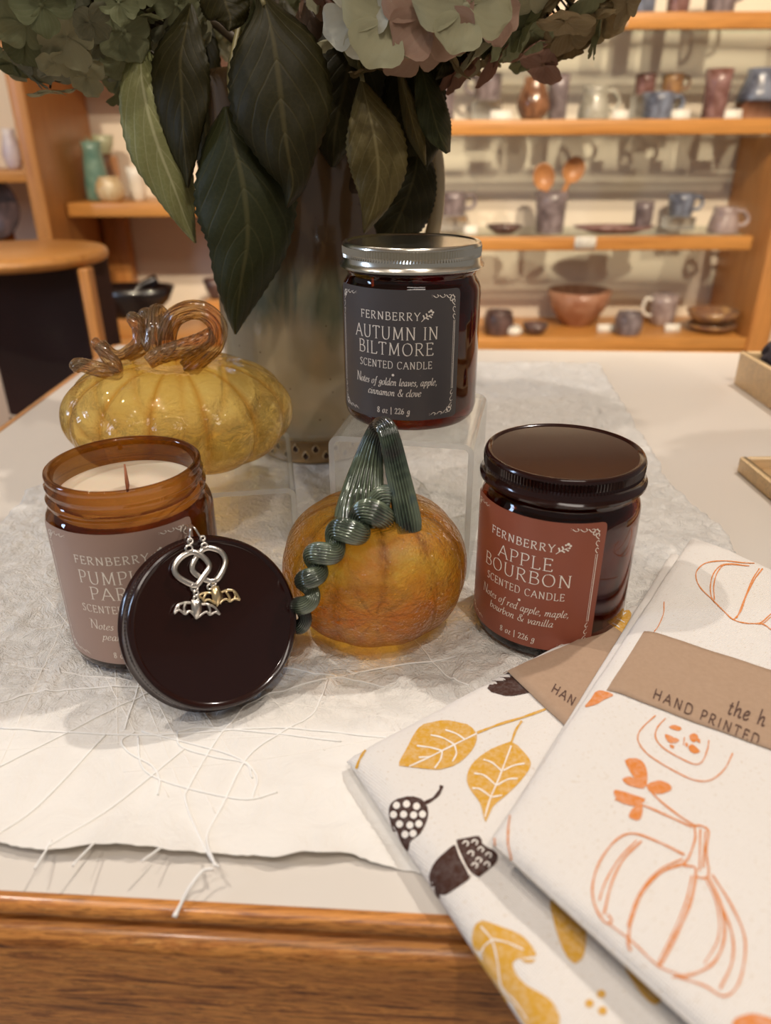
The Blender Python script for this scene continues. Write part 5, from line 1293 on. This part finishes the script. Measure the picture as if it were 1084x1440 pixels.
# ------------------------------------------------------------------ pottery shelves
SH = thing('shelf_unit', 'oak display shelving with glass shelves along the cream wall on the right', 'shelving', (0.45, 2.1, FLOOR))
def shelf_board(par, x0, x1, z1, y0=2.0, solid_=False, hh_=.034, name='shelf'):
    if solid_:
        return bevel(obj(name, box(x0, x1, y0, 2.279, z1-.022, z1), oak, par), .002)
    lip = bevel(obj('shelf_lip', box(x0, x1, y0, y0+.022, z1-hh_, z1), oak, par), .003)
    obj('glass_shelf', box(x0, x1, y0+.022, 2.275, z1-.009, z1-.001), shelfglass, par)
    return lip
ZD, ZAA, ZBB, ZCC = .492, .2765, .0102, -.2490
XL, XR = -.27, 1.05
for z in (ZD, ZAA, ZBB): shelf_board(SH, XL, XR if z != ZBB else .948, z)
shelf_board(SH, XL, .975, ZCC, solid_=True); bevel(obj('shelf_lip', box(XL, .985, 1.992, 2.0, ZCC-.034, ZCC-.0002), oak, SH), .002)
bevel(obj('upright', box(.985, 1.045, 1.985, 2.275, FLOOR+.001, ZAA-.036), oak_z, SH), .004)
bevel(obj('upright', box(1.045, 1.105, 1.985, 2.275, ZAA+.002, .9), oak_z, SH), .004)
bevel(obj('upright', box(XL-.05, XL, 1.985, 2.275, FLOOR+.001, .9), oak_z, SH), .004)
obj('top_board', box(XL-.05, 1.105, 1.985, 2.275, .9, .93), oak, SH)
bevel(obj('lower_cabinet', box(XL, .985, 2.0, 2.275, FLOOR+.002, ZCC-.036), oak, SH), .003)

_pm = {}
def pot_m(name, c1, c2, rough=.35, band=None):
    if name in _pm: return _pm[name]
    t = NT(name); co = t.coord(); n = t.noise(co, 26, 4, .6, .8)
    c = t.mix(t.ramp(n, [(.38, (0, 0, 0)), (.60, (1, 1, 1))]), c1, c2)
    _pm[name] = t.surf(t.pbr(col=c, rough=rough, coat=.35, coatr=.1)); return _pm[name]
slate = pot_m('slate_mottled_glaze', (0.115, 0.085, 0.085), (0.27, 0.22, 0.23)); bluem = pot_m('blue_grey_glaze', (0.075, 0.08, 0.11), (0.22, 0.25, 0.33)); redbr = pot_m('red_brown_glaze', (0.14, 0.055, 0.04), (0.30, 0.17, 0.16))
tenm = pot_m('tenmoku_glaze', (0.10, 0.045, 0.025), (0.30, 0.14, 0.07), .2); cel = pot_m('celadon_glaze', (0.30, 0.28, 0.22), (0.45, 0.43, 0.36)); lil = pot_m('lilac_glaze', (0.27, 0.20, 0.19), (0.42, 0.34, 0.33)); goldb = pot_m('gold_brown_glaze', (0.42, 0.24, 0.10), (0.20, 0.10, 0.06))
terr = pot_m('terracotta_glaze', (0.30, 0.12, 0.06), (0.40, 0.20, 0.12), .5); darkm = pot_m('dark_bowl_glaze', (0.05, 0.03, 0.028), (0.14, 0.08, 0.07)); woodm = wood('turned_wood', (0.52, 0.24, 0.09), (0.36, 0.14, 0.05), 1.5); whitem = pot_m('white_porcelain', (0.72, 0.68, 0.60), (0.80, 0.76, 0.68)); teal = pot_m('teal_glaze', (0.10, 0.22, 0.18), (0.20, 0.33, 0.27)); palegr = pot_m('pale_green_glaze', (0.38, 0.42, 0.26), (0.50, 0.52, 0.36)); tang = pot_m('tan_gold_glaze', (0.55, 0.38, 0.18), (0.70, 0.58, 0.38))
blackm = simple('black_lacquer_ware', (0.012, 0.008, 0.008), .25, coat=.5)
SHAPES = {
 'cup': [(0, 0), (.80, 0), (.86, .03), (.92, .3), (.95, .7), (1, 1), (.93, 1), (.88, .7), (.84, .15), (0, .12)],
 'tumbler': [(0, 0), (.78, 0), (.84, .02), (.86, .3), (.90, .7), (1, 1), (.92, 1), (.82, .7), (.78, .1), (0, .07)],
 'gourd': [(0, 0), (.62, 0), (.80, .10), (1, .30), (.98, .45), (.80, .68), (.62, .84), (.66, 1), (.58, 1), (.54, .84), (.7, .6), (.85, .35), (.6, .08), (0, .06)],
 'pitcher': [(0, 0), (.92, 0), (1, .05), (.96, .3), (.82, .65), (.72, .85), (.78, 1), (.70, 1), (.64, .85), (.74, .6), (.86, .25), (.84, .06), (0, .05)],
 'flare': [(0, 0), (.95, 0), (1, .06), (.86, .35), (.62, .75), (.62, 1), (.54, 1), (.54, .75), (.74, .35), (.88, .08), (0, .06)],
 'bowl': [(0, 0), (.45, 0), (.48, .08), (.62, .18), (.88, .55), (1, 1), (.94, 1), (.80, .55), (.55, .22), (0, .16)],
 'dish': [(0, 0), (.5, 0), (.55, .12), (.85, .55), (1, 1), (.95, 1), (.75, .6), (.4, .3), (0, .25)],
 'round': [(0, 0), (.6, 0), (.85, .15), (1, .45), (.9, .75), (.7, .95), (.75, 1), (.66, 1), (.62, .92), (.8, .7), (.9, .45), (.7, .12), (0, .1)],
 'jar': [(0, 0), (.85, 0), (.95, .08), (1, .4), (.97, .75), (.85, .92), (.88, 1), (.80, 1), (.78, .9), (.88, .7), (.9, .3), (.8, .08), (0, .06)],
}
def pot(name, label, cat, kind, x, y, z, R, H, m, handle=None, hm=None, group='pottery on the right shelves', spout=None, sx=1.0):
    p = thing(name, label, cat, (x, y, z), group)
    pr_ = [(max(r*R, 1e-5), zz*H) for r, zz in SHAPES[kind]]
    b = lathe(pr_, 36, rad=(lambda i, a, r, zz: (r*(1+.012*math.sin(3*a+i)), zz)))
    b = ([Vector((v[0]*sx, v[1], v[2])) for v in b[0]], b[1])
    obj('pot_body', b, m, p, local=True)
    if handle:
        h0, h1, out = (.28, .82, R*.62) if handle in (1, -1) else (.2, .9, R*.9)
        s = 1 if handle > 0 else -1
        rr = [np.interp(hv, [q[1] for q in SHAPES[kind][:6]], [q[0] for q in SHAPES[kind][:6]])*R for hv in (h0, h1)]
        P = [(s*rr[0]*.95, 0, h0*H), (s*(rr[0]+out*.7), 0, (h0+.05)*H), (s*(max(rr)+out), 0, (h0+h1)/2*H), (s*(rr[1]+out*.7), 0, (h1+.03)*H), (s*rr[1]*.92, 0, h1*H)]
        obj('handle', tube(crom(P, 16), R*.14, 8), hm or m, p, local=True)
    if spout:
        s = spout; P = [(s*R*.7, 0, H*.45), (s*R*1.2, 0, H*.62), (s*R*1.6, 0, H*.92)]
        obj('spout', tube(crom(P, 12), [R*.26*(1-.5*i/12) for i in range(13)], 12), m, p, local=True)
    return p
def place(cx, ytop, ybot, wpx, Y, zshelf, name, label, cat, kind, m, handle=None, stand=False, sx=1.0, blockm=None, **k):
    """stands a pot on its shelf at the place and size read from the photograph"""
    base = at(cx, ybot, Y=Y); d = (base-CAM).dot(FWD)
    R = wpx/2*d/FPX; H = (ybot-ytop)*d/FPX/math.cos(PITCH)*1.03*0.93
    z = zshelf+.0005
    if stand: z = max(base.z, zshelf+.02)
    H = max(at(cx, ytop, Y=Y).z-z-(.004 if z < .2 else 0), H*.35)
    o = pot(name, label, cat, kind, base.x, Y, z, R, H, m, handle, sx=sx, **k)
    if stand:
        s_ = thing('display_block', ('brown block lifting the %s' if blockm else 'clear block lifting the %s') % label.split(' on ')[0].split(' at ')[0].split(' standing')[0], 'display block', (base.x, Y, zshelf+.0004), 'clear blocks on the shelves')
        w_ = min(R*.95, .035)
        obj('block', box(-w_, w_, -w_, w_, 0, z-zshelf-.0008, .001), blockm or acr_edge, s_, local=True)
    return o
YF, YB = 2.075, 2.185
place(953, -52, 9, 34, YF, ZD, 'tumbler', 'reddish cup on the topmost shelf, left of the grey one', 'cup', 'cup', redbr)
place(1012, -60, 9, 44, YF, ZD, 'mug', 'grey mug on the topmost shelf at the right', 'mug', 'cup', slate, 1)
place(905, -50, 9, 36, YF, ZD, 'tumbler', 'blue cup on the topmost shelf beside the white tag', 'cup', 'tumbler', bluem)
place(625, 104, 168, 30, YF, ZAA, 'tumbler', 'mottled grey tumbler at the left end of the upper shelf', 'tumbler', 'tumbler', slate)
place(685, 103, 142, 40, YB, ZAA, 'mug', 'dark mottled mug raised at the back of the upper shelf, handle left', 'mug', 'cup', slate, -1, True)
place(748, 108, 168, 46, YF, ZAA, 'bud_vase', 'glossy brown rounded vase on the upper shelf', 'vase', 'gourd', tenm)
place(782, 104, 168, 30, YF+.03, ZAA, 'tumbler', 'tall purplish tumbler on the upper shelf right of the brown vase', 'tumbler', 'tumbler', slate)
place(833, 121, 168, 44, YF, ZAA, 'pitcher', 'small grey-green pitcher in the middle of the upper shelf', 'pitcher', 'pitcher', cel, 1)
place(905, 104, 134, 29, YB, ZAA, 'cup', 'plain brown cup raised behind the blue mug', 'cup', 'cup', redbr, None, True)
place(943, 104, 134, 30, YB, ZAA, 'cup', 'gold and brown cup raised behind the blue mug, at its right', 'cup', 'cup', goldb, 1, True)
place(922, 130, 168, 44, YF, ZAA, 'mug', 'squat blue and dark mug on the upper shelf', 'mug', 'cup', bluem, 1)
place(1001, 97, 168, 37, YF, ZAA, 'tumbler', 'tall red-brown tumbler near the right end of the upper shelf', 'tumbler', 'tumbler', redbr)
place(1062, 96, 143, 56, 2.10, ZAA, 'jug', 'flared blue jug raised at the right end of the upper shelf', 'jug', 'flare', bluem, 1, True, blockm=terr)
place(637, 268, 303, 38, YB, ZBB, 'mug', 'dark mug raised at the left of the middle shelf', 'mug', 'cup', slate, 1, True)
place(708, 314, 331, 50, YF, ZBB, 'dish', 'small dark saucer dish on the middle shelf', 'dish', 'dish', darkm)
CR = place(771, 266, 332, 46, YF+.02, ZBB, 'crock', 'grey and brown utensil crock holding two wooden spoons', 'crock', 'tumbler', slate)
def spoon(label, hx, hy, r_, tilt):
    yo = YF+.02+.010*tilt; top = at(hx, hy, Y=yo); foot = Vector((CR.location.x-tilt*.004, yo, ZBB+.012))
    d = (top-foot).normalized(); e = top+d*0
    s_ = thing('wooden_spoon', label, 'spoon', foot, 'wooden spoons in the crock')
    R_ = r_*1.85/FPX
    side = d.cross(Vector((0, 1, 0))).normalized(); nn_ = side.cross(d)
    V = []; F = []; nr, ns = 8, 20
    for layer in (0, 1):
        for i in range(nr+1):
            for k in range(ns):
                rr = i/nr; a = 2*PI*k/ns; dep = -(1-rr*rr)*R_*.5 if layer == 0 else -(1-rr*rr)*R_*.5-R_*.16
                V.append(top+side*(rr*R_*.9*math.cos(a))+d*(rr*R_*1.1*math.sin(a))+Vector((0, -1, 0)).lerp(-nn_, 0)*0+Vector((0, -dep, 0)))
    for layer in (0, 1):
        o_ = layer*(nr+1)*ns
        for i in range(nr):
            for k in range(ns): F.append((o_+i*ns+k, o_+i*ns+(k+1) % ns, o_+(i+1)*ns+(k+1) % ns, o_+(i+1)*ns+k))
    for k in range(ns): F.append((nr*ns+k, nr*ns+(k+1) % ns, (nr+1)*ns+nr*ns+(k+1) % ns, (nr+1)*ns+nr*ns+k))
    obj('spoon_bowl', (V, F), woodm, s_)
    obj('spoon_handle', tube([foot, foot.lerp(top-d*R_, .5), top-d*R_*.95], [.005, .0055, .007], 8), woodm, s_)
spoon('wooden spoon leaning left in the crock', 765, 249, 17, -1); spoon('wooden spoon leaning right in the crock', 807, 239, 17, 1)
place(862, 315, 331, 58, YF, ZBB, 'serving_boat', 'long red-brown boat dish on the middle shelf', 'dish', 'dish', redbr, sx=2.0)
place(902, 281, 320, 27, YF+.01, ZBB+.012, 'cup', 'dark cup standing in the long boat dish', 'cup', 'cup', slate)
place(955, 270, 304, 37, YB, ZBB, 'mug', 'blue mug raised at the right of the middle shelf', 'mug', 'cup', bluem, 1, True)
place(1014, 289, 331, 42, YF, ZBB, 'pitcher', 'small pale lilac pitcher at the right end of the middle shelf', 'pitcher', 'pitcher', lil, 1)
place(700, 435, 470, 42, 2.05, ZCC, 'bowl', 'small dark brown deep bowl at the left of the bottom shelf', 'bowl', 'jar', darkm)
place(722, 456, 473, 24, 2.03, ZCC, 'bud_vase', 'tiny white shell-like pot on the bottom shelf', 'pot', 'round', whitem)
place(752, 453, 471, 36, 2.04, ZCC, 'bowl', 'tiny black bowl on the bottom shelf', 'bowl', 'bowl', darkm)
place(811, 405, 447, 87, 2.17, ZCC, 'bowl', 'large terracotta bowl with grey rim at the back of the bottom shelf', 'bowl', 'bowl', terr)
place(881, 437, 472, 38, 2.04, ZCC, 'cup', 'grey and brown lidless cup on the bottom shelf', 'cup', 'jar', slate)
place(931, 412, 446, 37, 2.17, ZCC, 'mug', 'brown mug with pale handle at the back of the bottom shelf', 'mug', 'cup', lil, -1, hm=whitem)
place(998, 452, 471, 66, 2.07, ZCC, 'bowl', 'tan bowl underneath at the right end of the bottom shelf', 'bowl', 'bowl', goldb)
place(998, 434, 462, 70, 2.07, ZCC+.020, 'bowl', 'dark rimmed tan bowl stacked on another at the right end', 'bowl', 'bowl', goldb)
card = simple('white_card', (0.82, 0.79, 0.72), .6); grey_ink = simple('grey_print', (0.35, 0.32, 0.30), .7)
def shelf_card(label, cx, cy, wpx, hpx, Y, zb=None):
    c_ = at(cx, cy, Y=Y); d = (c_-CAM).dot(FWD); w_, h_ = wpx*d/FPX/2, hpx*d/FPX/2
    zc = c_.z if zb is None else zb+h_+.0006
    k_ = thing('price_card', label, 'card', (c_.x, Y, zc-h_), 'price cards on the shelves')
    obj('card', box(-w_, w_, -.0008, .0008, 0, 2*h_), card, k_, local=True)
    for i in range(3): obj('printed_line', box(-w_*.75, w_*(.7-.2*i), -.0014, -.0009, h_*(1.5-.42*i), h_*(1.5-.42*i)+h_*.1), grey_ink, k_, local=True)
shelf_card('white price tag hanging on the middle shelf edge', 823, 341, 30, 16, 1.9975)
shelf_card('white tag on the edge of the topmost shelf', 870, 24, 26, 20, 1.9975)
for i, (x, z, w_, lb_t) in enumerate(((705, ZAA, 30, 'white card under the dark raised mug'), (873, ZAA, 22, 'white card right of the grey-green pitcher'), (958, ZAA, 26, 'white card right of the squat blue mug'), (1030, ZAA, 28, 'white card right of the tall red-brown tumbler'),
        (662, ZBB, 20, 'white card left of the saucer dish'), (852, ZCC, 26, 'white card in front of the large terracotta bowl'), (946, ZCC, 24, 'white card in front of the brown mug'))):
    base = at(x, 168, Y=2.06); d = (base-CAM).dot(FWD)
    c_ = at(x, {ZAA: 160, ZBB: 325, ZCC: 462}[z], Y=2.06)
    k_ = thing('price_card', lb_t, 'card', (c_.x, 2.06, z+.0008), 'price cards on the shelves'); w2 = w_*d/FPX/2
    obj('card', xf(box(-w2, w2, -.0007, .0007, 0, .022), Matrix.Rotation(-.25, 4, 'X')), card, k_, local=True)

# ------------------------------------------------------------------ left shelf bay, divider and plinth
LB = thing('shelf_bay', 'oak shelf bay with a broad projecting divider on the left', 'shelving', (-.7, 2.1, FLOOR))
bevel(obj('divider', box(-.842, -.805, 1.89, 2.275, FLOOR+.001, .80), oak_z, LB), .004)
bevel(obj('shelf', box(-.804, -.325, 2.0, 2.275, .062, .095), oak, LB), .003)
bevel(obj('shelf', box(-.804, -.325, 2.0, 2.275, ZCC-.034, ZCC), oak, LB), .003)
bevel(obj('shelf', box(-.804, -.325, 2.0, 2.275, .44, .475), oak, LB), .003)
bevel(obj('inner_upright', box(-.800, -.735, 2.22, 2.275, ZCC+.001, .061), oak_z, LB), .003)
bevel(obj('shelf', box(-1.45, -.843, 1.93, 2.275, at(20, 257, Y=1.93).z, at(20, 240, Y=1.93).z), oak, LB), .003)
bevel(obj('shelf', box(-1.45, -.843, 1.93, 2.275, -.30, -.27), oak, LB), .003)
bevel(obj('upright', box(-1.50, -1.45, 1.89, 2.275, FLOOR+.001, .80), oak_z, LB), .004)
GL = 'pottery in the left bay'
place(141, 196, 284, 34, 2.10, .095, 'jug', 'tall teal and pale green jug with a long spout pointing left', 'jug', 'pitcher', teal, None, group=GL)
place(150, 190, 232, 30, 2.19, .20, 'funnel_bowl', 'pale green flared vessel behind the teal jug', 'bowl', 'bowl', palegr, None, group=GL, stand=False, spout=-1)
place(158, 246, 284, 40, 2.04, .095, 'sugar_pot', 'round gold and cream pot in front of the teal jug', 'pot', 'round', tang, None, group=GL)
place(160, 214, 284, 18, 2.17, .095, 'bud_vase', 'slim brown vase behind the gold round pot', 'vase', 'gourd', tenm, None, group=GL)
place(196, 232, 284, 26, 2.12, .095, 'tumbler', 'cream tumbler right of the gold round pot', 'tumbler', 'tumbler', whitem, None, group=GL)
place(187, 400, 446, 66, 2.06, ZCC+.05, 'boat_bowl', 'black boat-shaped bowl with upswept ends on the low left shelf', 'bowl', 'dish', blackm, sx=1.95, group=GL)
place(305, 390, 418, 34, 2.16, ZCC+.08, 'bowl', 'small green-rimmed dark dish half hidden by the vase', 'bowl', 'dish', darkm, group=GL)
sb = thing('display_block', 'wooden block under the black boat-shaped bowl', 'display block', (at(185, 446, Y=2.06).x, 2.06, ZCC+.0004))
bevel(obj('block', box(-.05, .05, -.04, .04, 0, .0492), oak, sb, local=True), .002)
sb = thing('display_block', 'wooden block under the half hidden dark dish', 'display block', (at(305, 418, Y=2.16).x, 2.16, ZCC+.0004))
bevel(obj('block', box(-.03, .03, -.03, .03, 0, .0792), oak, sb, local=True), .002)
sb = thing('display_block', 'tall wooden block behind the teal jug', 'display block', (at(150, 232, Y=2.19).x, 2.19, .0954))
bevel(obj('block', box(-.025, .025, -.025, .025, 0, .1042), oak_z, sb, local=True), .002)
a_ = at(182, 416, Y=2.05); b_ = at(220, 392, Y=2.09); sp = thing('black_ladle', 'black ladle resting in the boat-shaped bowl', 'ladle', a_)
obj('ladle_handle', tube(crom([a_, a_.lerp(b_, .5)+Vector((0, 0, .006)), b_], 12), [.007+.006*i/12 for i in range(13)], 8), blackm, sp)
obj('ladle_bowl', lathe([(1e-5, -.017), (.012, -.014), (.018, 0), (.016, .010), (.014, 0), (.009, -.010), (1e-5, -.012)], 20, tuple(a_)), blackm, sp)
ZLL = at(20, 240, Y=1.93).z
place(22, 178, 238, 26, 2.03, ZLL, 'vase', 'white and violet slim vase on the far left shelf', 'vase', 'gourd', pot_m('violet_white_glaze', (.55, .50, .60), (.75, .72, .74)), group=GL)
place(-26, 190, 240, 40, 2.06, ZLL, 'bowl', 'dark red pot cut by the left edge of the picture', 'pot', 'round', redbr, group=GL)
pc = at(-12, 290, Y=2.0); pl = thing('wall_plate', 'dark round plate standing at the left edge below the shelf', 'plate', (pc.x, 2.0, -.27+.0005))
obj('plate', xf(lathe([(1e-5, 0), (.05, .004), (.075, .016), (.078, .018), (.072, .014), (.05, -.001), (1e-5, -.004)], 40), Matrix.Translation((pc.x, 2.0, pc.z)) @ Matrix.Rotation(PI/2, 4, 'X')), darkm, pl)
obj('plate_stand', box(pc.x-.02, pc.x+.02, 1.99, 2.05, -.2695, pc.z-.06, .002), oak_z, pl)

rt_ = thing('round_plinth_table', 'round oak topped table with a dark draped base at the left', 'table', (-.72, 1.42, FLOOR))
RC = Vector((-.682, 1.42, 0))
bevel(obj('round_top', cap(lathe([(.156, .004), (.163, .008), (.166, .015), (.163, .023), (.156, .027)], 96, (RC.x, RC.y, .026)), 96), oak, rt_), .001)
darkc = simple('dark_brown_cloth', (0.034, 0.009, 0.006), .8, vary=.2, bump=(60, .2, .004))
bx = at(107, 372, Y=1.34).x; bl = at(3, 560, Y=1.33).x; bz = at(5, 587, Y=1.33).z
obj('draped_base', box(bl, bx, 1.34, 1.50, bz, .0295, .003), darkc, rt_)
bevel(obj('table_leg', box(bx+.002, bx+.020, 1.335, 1.365, FLOOR+.001, .0295), oak_z, rt_), .002)
bevel(obj('table_leg', box(bl-.022, bl-.004, 1.40, 1.43, FLOOR+.001, .0295), oak_z, rt_), .002)
obj('base_plinth', box(bl-.003, bx, 1.34, 1.49, FLOOR+.001, bz-.0005, .002), simple('pale_paint', (.62, .52, .44), .6), rt_)
lc = thing('low_cabinet', 'pale pinkish low cabinet below the left shelves', 'cabinet', (-1.1, 1.95, FLOOR))
bevel(obj('cabinet_body', box(-1.44, -.85, 1.90, 2.27, FLOOR+.001, -.31), simple('pale_pink_paint', (.62, .50, .42), .6), lc), .003)
